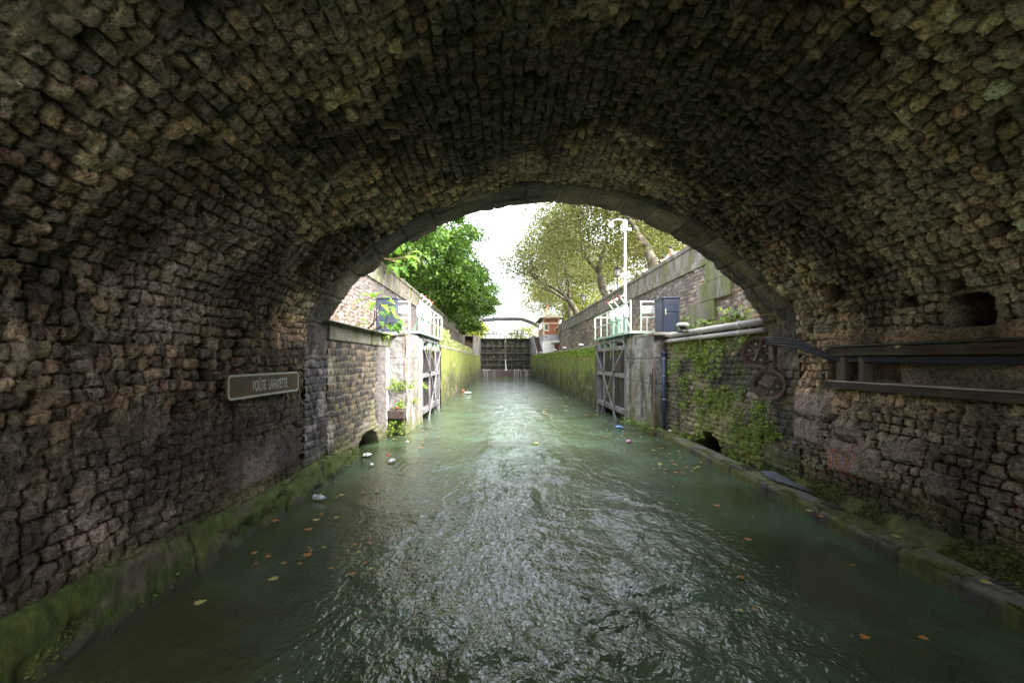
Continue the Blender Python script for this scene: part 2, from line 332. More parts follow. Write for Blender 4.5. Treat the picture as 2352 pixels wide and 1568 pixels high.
STONE = [(.20, .155, .095), (.145, .135, .105), (.24, .185, .10), (.12, .12, .105), (.17, .115, .08), (.28, .235, .15), (.16, .145, .12), (.10, .095, .08)]
GREY = [(.17, .155, .16), (.13, .12, .125), (.20, .18, .17), (.11, .10, .10), (.19, .17, .14)]
def ridge2(x, y, seed):
    t = 0; a = .5
    for k in range(3): t = t + a * (1 - np.abs(2 * vn(x, y, seed + k) - 1)); a *= .5; x = x * 2.1; y = y * 2.1
    return t
def block(y, z, y0, y1, z0, z1, e=.03):
    return ss(y0 - e, y0 + e, y) * (1 - ss(y1 - e, y1 + e, y)) * ss(z0 - e, z0 + e, z) * (1 - ss(z1 - e, z1 + e, z))
def vault_surface(S, Y, X, Z):
    left = (X < .95); low = Z < 2.6
    w1 = (fbm(S * 1.3, Y * 1.3, 3, 5) - .5) * .13; w2 = (fbm(S * 1.3 + 9, Y * 1.3, 3, 8) - .5) * .13
    w3 = (fbm(S * 6, Y * 6, 3, 31) - .5) * .06; w4 = (fbm(S * 6, Y * 6, 3, 37) - .5) * .06
    e, i1, i2, tl = cells(S + w1 + w3, Y + w2 + w4, .132, .145, 11, .19, 3.8, .07, True)
    e2, k1, k2, tl2 = cells(S + w1 * .5 + w3 * .5, Y + w2 * .5 + w4 * .5, .128, .18, 71, .24, 4, .08, True)       # coursed low walls
    lowm = 1 - ss(1.5, 2.1, Z + (fbm(S, Y, 2, 3) - .5) * .5)
    e = e * (1 - lowm) + e2 * lowm; tl = np.where(lowm > .5, tl2, tl); i1 = np.where(lowm > .5, k1, i1); i2 = np.where(lowm > .5, k2, i2)
    rough = fbm(S * 8, Y * 8, 5, 21) - .5; rough2 = ridge2(S * 17, Y * 17, 23) - .5
    smear = .8 * ss(.54, .68, fbm(S * .55 + 2, Y * .55, 3, 29) + .07 * (X < .95) * (Z < 4.2) - .04)
    rough3 = fbm(S * 36, Y * 36, 2, 25) - .5
    dome = ss(.0, .20, e + rough * .30 + rough3 * .10) * (1 - .45 * smear)
    gap = (1 - ss(.0, .13, e + rough * .25)) * (1 - .6 * smear)
    zone = .55 + .75 * fbm(S * .6, Y * .6, 3, 41)
    pits = ss(.60, .72, fbm(S * 3.3 + 5, Y * 3.3, 4, 27)) * (.35 + .65 * smear)
    h = dome * (.045 + .045 * i1 + tl * .04) * zone * (1 - .35 * lowm) + rough * .05 + rough2 * .022 + rough3 * .012 - gap * .03 - pits * .09
    missing = (i2 > .965) & (lowm < .5); h = np.where(missing, h - .12, h)
    big = fbm(S * .35, Y * .35, 3, 51)
    c = palette(STONE, i2) * (.65 + .75 * big)[..., None] * (.5 + 1.0 * i1)[..., None]
    c = mixc(c, palette(GREY, i2) * .95, ss(.45, .6, fbm(S * .5 + 4, Y * .4, 3, 61)) * .75)
    c = mixc(c, palette(GREY, k2) * .9, lowm * .7)
    c = mixc((.022, .02, .018), c, ss(.0, .17, e + rough * .22))
    c = mixc(c, palette(STONE, hsh(np.floor(S * 2.1 + w1 * 8), np.floor(Y * 2.1 + w2 * 8), 3)), smear * .4) * (.75 + .6 * fbm(S * 14, Y * 14, 3, 28))[..., None]
    c = mixc(c, (.14, .15, .10), ss(.5, .62, fbm(S * 1.1, Y * 1.6, 4, 81)) * .12)            # lichen greens
    c = mixc(c, (.34, .31, .24), ss(.70, .76, fbm(S * 3.1, Y * 8, 4, 83)) * .5)              # lime drips
    # left wall: long grey ashlar course near the portal and the smoother band above the plinth
    b = block(Y, Z, 5.6, 7.62, .62, 1.22) * left; h = h * (1 - b) + b * (.05 + rough * .05 + rough2 * .02); c = mixc(c, np.array((.11, .10, .12)) * (.3 + 1.3 * fbm(S * 9, Y * 9, 4, 5))[..., None], b * .85)
    # right wall: big soft-edged ashlars
    rgt = (~left) & low
    for (y0, y1, z0, z1, hh) in ((7.05, 8.15, 1.45, 1.86, .10), (7.3, 8.2, .98, 1.40, .12), (6.2, 7.2, .62, 1.1, .085), (6.5, 7.05, 1.2, 1.42, .1), (5.6, 6.15, 1.05, 1.3, .09), (5.2, 5.55, .75, 1.0, .09)):
        wv = (fbm(Y * 3, Z * 3, 2, 19) - .5) * .1
        b = block(Y + wv, Z + wv, y0, y1, z0, z1, .05) * rgt; h = h * (1 - b) + b * (hh + rough * .03 + rough2 * .02); c = mixc(c, np.array((.16, .145, .15)) * (.6 + .8 * fbm(S * 8, Y * 8, 3, 15))[..., None], b * .9)
    # two put-log openings in the vault and the cable niche in the right wall
    a = np.arctan2(X - .95, Z - .28)
    d1 = (((Y - 6.78) / .20) ** 4 + ((S - s_hole1) / .20) ** 4) ** .25; b1 = 1 - ss(.85, 1.1, d1 + rough * .5)
    d2 = (((Y - 5.0) / .24) ** 4 + ((S - s_hole2) / .19) ** 4) ** .25; b2 = 1 - ss(.9, 1.08, d2 + rough * .25)
    b3 = ((~left) & (Y < 7.18) & (Y > 6.05) & (Z > 2.08) & (Z < 2.46)) * 1.; b4 = ((~left) & (Y <= 6.05) & (Z > 2.08) & (Z < 2.46)) * 1.
    rim = (1 - ss(1.1, 1.55, d2)) * (1 - b2); h = h * (1 - rim) + rim * .05; c = mixc(c, (.16, .16, .13), rim * .8)
    dep = np.maximum(b1, b2) * .42
    h = np.where(dep > .02, -dep + h * .3, h)
    c = mixc(c, (.09, .08, .07), np.maximum(b1, b2) * .6)
    h = np.where(b3 > 0, -.34, h); h = np.where(b4 > 0, -.10 - .02 * (Z < 2.27), h); c = mixc(c, np.array((.13, .125, .105)) * (.7 + .6 * fbm(S * 4, Y * 2, 3, 5))[..., None], np.maximum(b3, b4))
    # ragged concrete ledge above the niche
    b5 = block(Y, Z, -20, 6.9, 2.62, 2.80, .012) * (~left); h = h * (1 - b5) + b5 * (.09 + rough * .08); c = mixc(c, (.17, .12, .095), b5 * .8)
    b6 = block(Y, Z, 6.85, 7.2, 2.05, 2.55, .02) * (~left) * (1 - b3); h = h * (1 - b6) + b6 * .04; c = mixc(c, (.16, .12, .10), b6 * .8)
    # moss creeping up from the water on both sides, a pale salt band above
    mz = .62 + .25 * (fbm(Y * 1.2, Z * 2, 3, 91) - .5) * 2
    mo = (1 - ss(mz - .15, mz + .12, Z)); c = mixc(c, np.array((.085, .10, .03)) * (.5 + fbm(S * 5, Y * 3, 3, 93))[..., None], mo * .75)
    h = h * (1 - .4 * mo)
    g = (1 - ss(.012, .030, stroke_dist(Y, Z) + (fbm(Y * 30, Z * 30, 2, 3) - .5) * .02)) * rgt
    c = mixc(c, (.30, .075, .025), g * .95 * ss(.3, .6, fbm(Y * 14, Z * 14, 3, 58)))
    c = c * (.42 + 1.05 * ss(.35, .62, fbm(S * .8, Y * .8, 3, 55)))[..., None] * (.5 + .5 * ss(.25, .5, fbm(S * 10 + 3, Y * 10, 4, 56)))[..., None] * 1.15
    c = mixc(c, c * np.array((.98, .95, 1.12)), ss(.4, .7, fbm(S * .4, Y * .4, 2, 57)) * (X < 0))
    c = c * (1 - .35 * lowm)[..., None]
    c = mixc(c, np.mean(c, -1, keepdims=True) * np.array((1.12, 1.0, .88)), np.full(S.shape, .34))
    return h, c * np.array((2.0, 1.72, 1.56))
arc = np.arctan2(px - .95, pz - .28)
s_hole1 = float(np.interp(math.atan2(5.26 - .95, 3.44 - .28), arc[(pz > .5)], s_[(pz > .5)]))
s_hole2 = float(np.interp(math.atan2(5.46 - .95, 2.98 - .28), arc[(pz > .5)], s_[(pz > .5)]))
ys = np.r_[np.arange(YB, 2.0, .09), np.arange(2.0, YR + .05, .0205)]
SS, YY = np.meshgrid(s_, ys, indexing='ij'); XX = np.repeat(px[:, None], len(ys), 1); ZZ = np.repeat(pz[:, None], len(ys), 1)
h, c = vault_surface(SS, YY, XX, ZZ)
P = np.stack([XX + nx[:, None] * h, YY, ZZ + nz[:, None] * h], -1)
grid('vault', P, m_vault, bridge, c, flip=False)

# dressed ring of long voussoirs at the mouth, chipped along its outer edge
ysr = np.arange(YR - .02, YP + .001, .03)
SS, YY = np.meshgrid(s_, ysr, indexing='ij'); XX = np.repeat(px[:, None], len(ysr), 1); ZZ = np.repeat(pz[:, None], len(ysr), 1)
vl = .62; vi = np.floor(SS / vl); fr = (SS / vl - vi) * vl
jd = np.minimum(fr, vl - fr)
split = np.where(hsh(vi, vi * 0, 4) > .5, 8.15, 8.5) ; yj = np.abs(YY - split)
rg = fbm(SS * 5, YY * 5, 4, 7) - .5
h = .055 - .03 * (1 - ss(.004, .03, jd)) - .02 * (1 - ss(.004, .03, yj)) + rg * .055 + (hsh(vi, (YY > split) * 1, 9) - .5) * .05 - .03 * (1 - ss(YR, YR + .08, YY))
flank = (np.abs(XX - .95) > 3.4)
h = h + np.where(flank, (fbm(SS * 2.2, YY * 2.2, 4, 12) - .5) * .12, 0)
e_, r1_, r2_ = cells(SS + rg * .05, YY + rg * .08, .15, .24, 73, .22, 4, .08); fl = ss(.2, .8, (2.9 - ZZ)) * (XX < 0) + ss(.2, .6, (2.6 - ZZ)) * (XX > 0); fl = np.clip(fl * (.35 + ss(.4, .6, fbm(SS, YY, 2, 77))), 0, .9)
h = h * (1 - fl) + fl * (ss(0, .3, e_) * (.03 + .04 * r1_) + rg * .06)
edge = ss(8.8, YP, YY); h = h - edge * (np.maximum(fbm(SS * 2.5, SS * 0, 3, 14) - .45, 0) * .3 + .01)
# shallow oblique tool marks
h += .004 * np.sin((SS * 2.2 + YY * 1.4) * 28) * (XX > 3.0)
c = mixc((.10, .078, .06), (.29, .23, .175), fbm(SS * 2.5, YY * 3, 4, 33)) * (.6 + .8 * hsh(vi, (YY > split) * 1, 19))[..., None]
c = mixc(c, palette(GREY, r2_) * (.6 + .8 * fbm(SS * 9, YY * 9, 3, 2))[..., None] * ss(-.02, .12, e_)[..., None], fl)
c = mixc(c, (.055, .05, .055), ss(.42, .62, fbm(SS * .8, YY * 1.2, 3, 35)) * .7)
c = mixc(c, (.22, .19, .09), ss(.5, .6, fbm(SS * 2.5, YY * 5, 3, 36)) * (XX > 4.2) * .6)
c = mixc(c, (.34, .30, .29), ss(.56, .66, fbm(SS * 4, YY * 6, 4, 37)) * (ZZ < 2.8) * .6)
c = mixc(c, (.09, .105, .035), (1 - ss(.35, .7, ZZ + (fbm(SS * 3, YY * 3, 3, 5) - .5) * .5)) * .8)
YY = YY - edge * np.maximum(fbm(SS * 3.5 + 7, SS * 0, 3, 15) - .5, 0) * .35
P = np.stack([XX + nx[:, None] * h, YY, ZZ + nz[:, None] * h], -1)
grid('arch_ring', P, m_ring, bridge, c)

# body: spandrels, top and sides behind the vault lining
s2, qx, qz, ox, oz = vault_profile(.25)
def to_rect(x, z):
    dx, dz = x - .95, z - 2.0
    t = min(((14 if dx > 0 else 14) / abs(dx)) if abs(dx) > 1e-6 else 1e9, ((6.1 - 2) / dz) if dz > 1e-6 else (2.9 / -dz if dz < -1e-6 else 1e9))
    return .95 + dx * t, 2 + dz * t
O = np.array([to_rect(x, z) for x, z in zip(qx, qz)])
def ring3(x, y, z): return np.stack([x, np.full_like(x, y), z], -1)
rings = [ring3(qx - ox * .03, YP - .01, qz - oz * .03), ring3(O[:, 0], YP - .01, O[:, 1]), ring3(O[:, 0], YB, O[:, 1]), ring3(qx + ox * 0, YB, qz), ring3(qx - ox * .6, YB + .2, qz - oz * .6), ring3(qx - ox * .6, YP - .2, qz - oz * .6), ring3(qx - ox * .03, YP - .01, qz - oz * .03)]
grid('spandrel', np.stack(rings, 0), M('bridge masonry', (.3, .26, .2), .9, (.18, .16, .12), scale=2, bump=.4, bscale=14), bridge, smooth=False)
b = MB(); b.box((-13, YP - .75, 6.1), (15, YP - .3, 7.18)); b.box((-13, YP - .82, 7.18), (15, YP - .22, 7.32)); b.build('parapet', m_parapet, bridge, bevel=.02)

# mossy plinth along the foot of the left tunnel wall
ys = np.r_[np.arange(YB, 2, .15), np.arange(2, 10.75, .03)]
prof = np.array([(-3.62, .52), (-3.60, .47), (-3.52, .45), (-3.50, .43), (-3.475, .38), (-3.46, .32), (-3.45, .26), (-3.44, .2), (-3.435, .14), (-3.43, .08), (-3.425, .02), (-3.42, -.06), (-3.41, -.2), (-3.4, -.4)])
T, YY = np.meshgrid(np.arange(len(prof)), ys, indexing='ij')
XX = prof[:, 0][:, None] + 0 * YY; ZZ = prof[:, 1][:, None] + 0 * YY
ZZ = ZZ + np.where(T < 5, 1, .4) * ((fbm(YY * .8, T * 0., 3, 3) - .5) * .16 + np.where(YY < 5.05, .05, -.02))
r = fbm(YY * 5, T * .7, 4, 44) - .5
step = np.floor((YY + 1.2) / 2.05); jn = np.abs(((YY + 1.2) / 2.05 - step) - .5) > .488
XX = XX + r * .09 + (hsh(step, step * 0, 3) - .5) * .05 - jn * .03
broken = ss(.56, .66, fbm(YY * 1.5, T * .25, 3, 48)); XX = XX - broken * .06 * (T > 2)
c = mixc((.11, .095, .07), (.055, .08, .018), ss(.34, .52, fbm(YY * 1.5, T * .3, 4, 45) + T * .015)); c = mixc(c, (.10, .115, .028), ss(.50, .64, fbm(YY * 4, T * .6, 3, 46)) * .6); c = c * (.55 + .9 * fbm(YY * 9, T * 1.3, 3, 47))[..., None]
c = mixc(c, (.05, .048, .04), ss(8.5, 11, T + r * 6))
grid('plinth', np.stack([XX, YY, ZZ], -1), m_moss, bridge, c)

rs = np.random.RandomState(31); n = 15000; yy = 2.2 + 8.4 * rs.rand(n); k = fbm(yy * 1.7, rs.rand(n) * 0 + 2, 3, 45); tz = rs.rand(n) ** .7
C = np.stack([-3.56 + .15 * (1 - tz) + rs.normal(size=n) * .012, yy, .47 * tz + (fbm(yy * .8, yy * 0, 3, 3) - .5) * .16 + .02], 1); C = C[(fbm(yy * 2.3, tz * 3, 3, 49) > .47)]
MOSS_LEFT = C

# ------------------------------------------------------------------ low kerb and moss bank along the right wall
kerb = thing('quay_kerb', 'low worn stone kerb with mossy bank running along the foot of the right wall', 'kerb', (5.0, 5, 0))
def kx(y): return np.interp(y, [YB, 3.0, 3.6, 6, 9, 14.2], [4.5, 4.60, 4.63, 4.76, 4.88, 5.02])
ys = np.r_[np.arange(YB, 2, .2), np.arange(2, 14.15, .03)]
# offsets from the outer edge
prof = np.array([(-.01, -.4), (-.01, -.1), (0, .0), (0, .05), (.0, .10), (.005, .145), (.02, .165), (.05, .175), (.10, .18), (.16, .178), (.22, .18), (.28, .182), (.34, .178), (.37, .17), (.385, .14), (.39, .06), (.4, -.2)])
T, YY = np.meshgrid(np.arange(len(prof)), ys, indexing='ij')
XX = prof[:, 0][:, None] + kx(YY); ZZ = prof[:, 1][:, None] + 0 * YY
seg = np.floor(YY / 1.35 + .15); jn = np.abs((YY / 1.35 + .15 - seg) - .5) > .485
r = fbm(YY * 4, XX * 9, 4, 53) - .5
XX = XX + (hsh(seg, seg * 0, 5) - .5) * .035 + r * .03 * (T < 8); ZZ = ZZ + (hsh(seg, seg * 0, 6) - .5) * .02 + r * .02 - jn * .03 * (T > 3) - .012 * ((T == 9) | (T == 8))
c = mixc((.105, .10, .085), (.19, .175, .15), fbm(YY * 1.2, XX * 14, 4, 54)); c = mixc(c, (.05, .045, .045), (T < 5) * .75)
c = mixc(c, (.12, .135, .035), ss(.42, .6, fbm(YY * 1.8, XX * 5, 3, 55) + .05 * (YY > 6)) * .8); c = c * (1 - .5 * jn)[..., None]
grid('kerb_stones', np.stack([XX, YY, ZZ], -1), m_moss, kerb, c, flip=True)
ysb = np.r_[np.arange(YB, 2, .2), np.arange(2, 9.6, .035)]
tt = np.linspace(0, 1, 24)
T, YY = np.meshgrid(tt, ysb, indexing='ij')
x0 = kx(YY) + .36; XX = x0 + (5.52 - x0) * T
end = 1 - ss(8.6, 9.5, YY)
r = fbm(YY * 3, XX * 3, 4, 63) - .5; r2 = fbm(YY * 12, XX * 12, 3, 64) - .5
ZZ = (.12 + .28 * ss(.45, 1, T) + r * .16 + r2 * .04) * end - .12 * (1 - end) - .06 * (1 - ss(.0, .3, T))
c = mixc((.05, .06, .02), (.115, .13, .035), ss(.35, .6, fbm(YY * 2.5, XX * 4, 4, 65))); c = mixc(c, (.09, .075, .05), ss(.55, .65, fbm(YY * 5, XX * 7, 3, 66)) * .7); c = mixc(c, (.16, .15, .10), ss(.8, 1, T) * .6)
grid('moss_bank', np.stack([XX, YY, ZZ], -1), m_moss, kerb, c, flip=True)

# ------------------------------------------------------------------ walls outside
def wall(name, X, y0, y1, z0, z1, face, fn, mat=m_wall, parent=None, dy=.03, dz=.03, ysamp=None):
    """vertical wall in a plane of constant X; face=+1 looks towards +X"""
    ys = ysamp if ysamp is not None else np.arange(y0, y1 + dy * .5, dy); zs = np.linspace(z0, z1, max(2, int((z1 - z0) / dz) + 1))
    YY, ZZ = np.meshgrid(ys, zs, indexing='ij')
    h, c = fn(YY, ZZ)
    return grid(name, np.stack([X + face * h, YY, ZZ], -1), mat, parent, c, flip=(face > 0) ^ True if False else (face < 0))
def hole(Y, Z, yc, hw, top):
    """arched culvert mouth at the waterline"""
    d = ((Y - yc) / hw) ** 2 + (np.maximum(Z, -.2) / top) ** 2
    return 1 - ss(.92, 1.06, d)

lq = thing('quay_wall', 'coursed stone quay wall with pale coping on the left outside the vault', 'wall', (-3.5, 11, 0))
def f_lq(Y, Z):
    w = (fbm(Y * 2, Z * 2, 2, 5) - .5) * .06
    e, a, b = cells(Z + w, Y + w, .148, .21, 101, .16, 5, .05)
    rr = fbm(Y * 8, Z * 8, 4, 102) - .5
    h = ss(0, .3, e) * (.02 + .03 * a) + rr * .035
    c = palette([(.08, .07, .065), (.06, .055, .055), (.15, .12, .085), (.20, .155, .11), (.05, .048, .052), (.12, .105, .085)], b) * (.7 + .6 * a)[..., None]
    c = mixc((.24, .205, .12), c, ss(.05, .2, e + rr * .1))
    pl = ss(12.45, 12.65, Y + (fbm(Z * 2, Y, 2, 5) - .5) * .5)                     # pebbly render near the pier
    c = mixc(c, mixc((.12, .105, .10), (.27, .24, .23), fbm(Y * 9, Z * 9, 4, 7)), pl * .85); h = h * (1 - pl) + pl * (.04 + rr * .06)
    wh = ss(13.45, 13.6, Y) * ss(.5, .62, fbm(Y * 3, Z * .8, 3, 9) + .08); c = mixc(c, (.55, .52, .5), wh * .8)
    d = np.abs(((Y - 11.7) / 1.25) ** 2 + (Z / .9) ** 2); vs = (d < 1.0) & (Z < .95); c = mixc(c, mixc((.24, .21, .15), (.33, .28, .22), fbm(Y * 3, Z * 3, 3, 4)), vs * .8)
    bz = block(Y, Z, 11.85, 12.25, .5, 1.28, .02); c = mixc(c, (.25, .25, .13), bz * .8); h += bz * .03
    q = block(Y, Z, 8.9, 9.25, 1.9, 2.45, .02) + block(Y, Z, 8.9, 9.2, .62, 1.15, .02); c = mixc(c, (.42, .36, .29), q * .8)
    mo = 1 - ss(.2, .75, Z + (fbm(Y * 2, Z * 2, 3, 6) - .5) * .8); c = mixc(c, (.14, .14, .05), mo * .7)
    c = mixc(c, (.06, .07, .03), (1 - ss(.05, .2, Z)) * .8)
    hm = hole(Y, Z, 11.7, .9, .5); h = h - hm * 1.1; c = mixc(c, (.05, .05, .035), hm)
    return h, c
wall('wall_face', -3.55, YP - .02, 13.97, -.5, 2.83, 1, f_lq, m_wall, lq, .026, .026)
b = MB()
for k, (a0, a1) in enumerate(((8.93, 10.35), (10.36, 11.9), (11.91, 13.0), (13.01, 13.96))): b.box((-4.3, a0, 2.83), (-3.47 - .02 * (k % 2), a1 - .008, 3.24 + .01 * (k % 2)))
b.build('coping', m_coping, lq, bevel=.03)

rq = thing('quay_wall', 'moss and fern covered quay wall on the right under two pale pipes', 'wall', (5.5, 11, 0))
def f_rq(Y, Z):
    w = (fbm(Y * 2, Z * 2, 2, 15) - .5) * .1
    e, a, b = cells(Z + w, Y + w, .13, .22, 111, .2, 4, .06)
    rr = fbm(Y * 7, Z * 7, 4, 112) - .5; big = fbm(Y * .9, Z * .9, 3, 113)
    h = ss(0, .3, e) * (.02 + .05 * a) * (.5 + big) + rr * .08
    c = palette([(.15, .13, .09), (.09, .085, .08), (.21, .17, .10), (.12, .115, .09), (.25, .21, .14)], b) * (.7 + .6 * a)[..., None]
    c = mixc((.25, .22, .10), c, ss(.05, .2, e + rr * .1))
    pale = (1 - ss(9.3, 10.4, Y + (big - .5) * 1.5)) * ss(.9, 1.6, Z) * (1 - ss(2.5, 2.9, Z)); c = mixc(c, mixc((.20, .17, .13), (.38, .33, .27), fbm(Y * 6, Z * 9, 4, 5)), pale * .75)
    c = mixc(c, (.045, .045, .042), ss(.48, .58, fbm(Y * 1.1 + 3, Z * 1.0, 3, 116)) * .8)                     # black wet streaks
    c = mixc(c, mixc((.085, .105, .022), (.22, .245, .05), fbm(Y * 5, Z * 5, 3, 117)), ss(.40, .54, fbm(Y * 1.2, Z * 1.4, 4, 118) + .08 * ss(2.4, 3, Z)) * .85)
    c = mixc(c, mixc((.25, .22, .13), (.34, .31, .16), fbm(Y * 3, Z * 1, 3, 8)), block(Y, Z, 10.2, 12.2, .35, 1.1, .25) * (.35 + .6 * ss(.4, .6, fbm(Y * 2, Z * .7, 3, 9))))
    c = mixc(c, (.22, .19, .15), block(Y, Z, 13.4, 14.2, -.5, 2.9, .05) * .5)
    c = mixc(c, (.04, .05, .02), (1 - ss(.05, .3, Z)) * .8)
    hm = hole(Y, Z, 11.35, .75, .52); h = h - hm * 1.2; c = mixc(c, (.04, .04, .03), hm)
    return h, c
wall('wall_face', 5.48, YP - .02, 14.12, -.5, 3.0, -1, f_rq, m_wall, rq, .026, .026)
b = MB(); b.box((5.47, YP - .0, 3.0), (6.3, 14.1, 3.22)); b.build('coping', m_coping, rq, bevel=.02)

def f_pier(seed, white):
    def f(Y, Z):
        rr = fbm(Y * 6, Z * 6, 4, seed) - .5; st = fbm(Y * 4, Z * .7, 4, seed + 1)
        h = rr * .06 + (fbm(Y * 1.5, Z * 1.5, 2, seed + 2) - .5) * .08
        blk = np.floor(Z / .82); h = h - .02 * (np.abs(Z / .82 - blk - .5) > .485)
        c = mixc((.14, .125, .115), (.33, .31, .29), st)
        c = mixc(c, (.42, .405, .41), ss(.47, .62, fbm(Y * 2.5 + 5, Z * .55, 4, seed + 3)) * white)
        c = mixc(c, (.10, .105, .045), ss(.5, .62, fbm(Y * 2, Z * .5, 3, seed + 4)) * (.9 - white * .6))
        c = mixc(c, (.20, .14, .08), ss(.62, .7, fbm(Y * 5, Z * .35, 3, seed + 6)) * .7)
        c = mixc(c, (.05, .05, .045), ss(.6, .68, fbm(Y * 3, Z * 1.2, 4, seed + 7)) * (1 - white) )
        c = mixc(c, (.13, .15, .04), (1 - ss(.1, .7, Z + (fbm(Y * 2, Z, 2, 4) - .5) * .6)) * .8)
        return h, c
    return f
def xface(name, Y, x0, x1, z0, z1, fn, parent, mat=m_wall, d=.03, flip=False, face=-1):
    xs = np.linspace(x0, x1, max(2, int(abs(x1 - x0) / d) + 1)); zs = np.linspace(z0, z1, max(2, int((z1 - z0) / d) + 1))
    A, ZZ = np.meshgrid(xs, zs, indexing='ij'); h, c = fn(A, ZZ)
    return grid(name, np.stack([A, Y + face * h, ZZ], -1), mat, parent, c, flip=(x1 < x0) ^ (face > 0))
for sx, X0, X1, Xb, wht, lab in ((-1, -3.0, -3.62, -5.7, .95, 'whitewashed cracked stone gate pier on the left bank'), (1, 4.92, 5.55, 7.9, .25, 'stained grey concrete gate pier on the right bank')):
    t = thing('gate_pier', lab, 'pier', (X0, 15.4, 0), 'gate piers of the lock')
    fp = f_pier(200 + sx * 30, wht)
    wall('side_face', X0, 13.98, 16.9, -.5, 3.22, -sx, fp, m_wall, t, .035, .035)
    # face looking back at the bridge (small gap closed by a chamfer)
    if sx < 0: xface('end_face', 13.97, X0 - .01, X1, -.5, 3.22, fp, t, face=-1, flip=True)
    else: xface('end_face', 14.1, X0 + .01, X1, -.5, 3.22, fp, t, face=-1)
    b = MB(); b.box((min(X0, Xb), 13.93, 3.2), (max(X0, Xb), 17.0, 3.31)); b.build('cap_slab', m_coping if sx > 0 else m_conc, t, bevel=.03)
    b = MB(); b.box((min(X0 + sx * .06, Xb), 14.2, -.5), (max(X0 + sx * .06, Xb), 16.85, 3.19)); b.build('core', m_conc, t)

def f_ch(seed, joints, bright):
    def f(Y, Z):
        rr = fbm(Y * 3, Z * 3, 4, seed) - .5; st = fbm(Y * 5, Z * 1.2, 4, seed + 1); lg = fbm(Y * .5, Z * .5, 3, seed + 2)
        h = rr * .10 + (st - .5) * .05
        c = mixc((.06, .065, .024), (.17, .195, .04), ss(.3, .65, st * .6 + .4 * ss(.4, 2.6, Z + (lg - .5) * 2.5)))
        c = mixc(c, (.22, .25, .06) if bright else (.20, .23, .08), ss(.5, .66, fbm(Y * 4, Z * 2, 4, seed + 3)) * ss(1.4, 2.4, Z) * .8)
        c = mixc(c, (.15, .13, .075), ss(.5, .66, fbm(Y * 2, Z * 3, 3, seed + 4)) * (1 - ss(1.4, 2.4, Z)) * .8)
        c = mixc(c, (.05, .06, .035), (1 - ss(.0, .45, Z)) * .7)
        for j in joints:
            k = 1 - ss(.05, .09, np.abs(Y - j)); h = h - k * .16; c = mixc(c, (.03, .03, .02), k * .7)
        return h, c
    return f
nonuni = np.r_[np.arange(21.95, 34, .06), np.arange(34, 67.9, .12)]
for sx, X, lab, jn in ((-1, -2.95, 'long lock chamber wall covered in bright yellow green moss on the left', ()), (1, 4.85, 'long mossy lock chamber wall with dark vertical joints on the right', (25.4, 29.9, 34.3, 40.0, 46.0, 47.2))):
    t = thing('lock_chamber_wall', lab, 'lock wall', (X, 44, 0), 'mossy lock chamber walls')
    wall('wall_face', X, 22, 67.9, -.5, 3.06, -sx, f_ch(300 + sx * 20, jn, sx < 0), m_moss, t, dz=.06, ysamp=nonuni)
    b = MB()
    for k in range(33):
        y0 = 21.95 + k * 1.39
        b.box((min(X - sx * .02, X + sx * .5), y0, 3.05), (max(X - sx * .02, X + sx * .5), y0 + 1.375, 3.2 + .008 * (k % 3)))
    b.build('coping', m_coping, t, bevel=.02)
    b = MB(); b.box((min(X + sx * .05, X + sx * .8), 21.95, -.5), (max(X + sx * .05, X + sx * .8), 22.2, 3.05)); b.box((min(X + sx * .62, X + sx * .9), 16.8, -.5), (max(X + sx * .62, X + sx * .9), 22.1, 3.19))
    b.build('recess_wall', m_conc, t)
# quay decks
for sx, x0, x1 in ((-1, -5.75, -3.3), (1, 5.3, 7.95)):
    P = np.array([[[x0, YP - .4, 3.185], [x1, YP - .4, 3.185]], [[x0, 64, 3.185], [x1, 64, 3.185]]]); o = grid('quay_path', P, m_deck, flip=True); o['kind'] = 'structure'

# tall retaining walls with string course and parapet
def f_rub(seed, tint):
    def f(Y, Z):
        w = (fbm(Y * 1.5, Z * 1.5, 2, seed) - .5) * .12
        e, a, b = cells(Z + w, Y + w, .155, .25, seed + 1, .25, 3.2, .12)
        rr = fbm(Y * 8, Z * 8, 3, seed + 2) - .5; big = fbm(Y * .3, Z * .5, 3, seed + 3)
        h = ss(0, .35, e) * (.03 + .07 * a) + rr * .04
        c = palette([(.34, .24, .16), (.25, .20, .16), (.42, .33, .25), (.20, .165, .15), (.48, .40, .33), (.30, .20, .13)], b) * (.6 + .7 * a)[..., None] * tint
        c = mixc((.21, .17, .15), c, ss(.03, .2, e)); c = mixc(c, (.13, .115, .12), ss(.5, .66, big + (Z - 4.5) * .06) * .6)
        c = mixc(c, (.12, .12, .05), (1 - ss(3.2, 3.7, Z + (big - .5))) * .5)
        return h, c
    return f
nonuni = np.r_[np.arange(YP - .1, 22, .045), np.arange(22, 60.1, .11)]
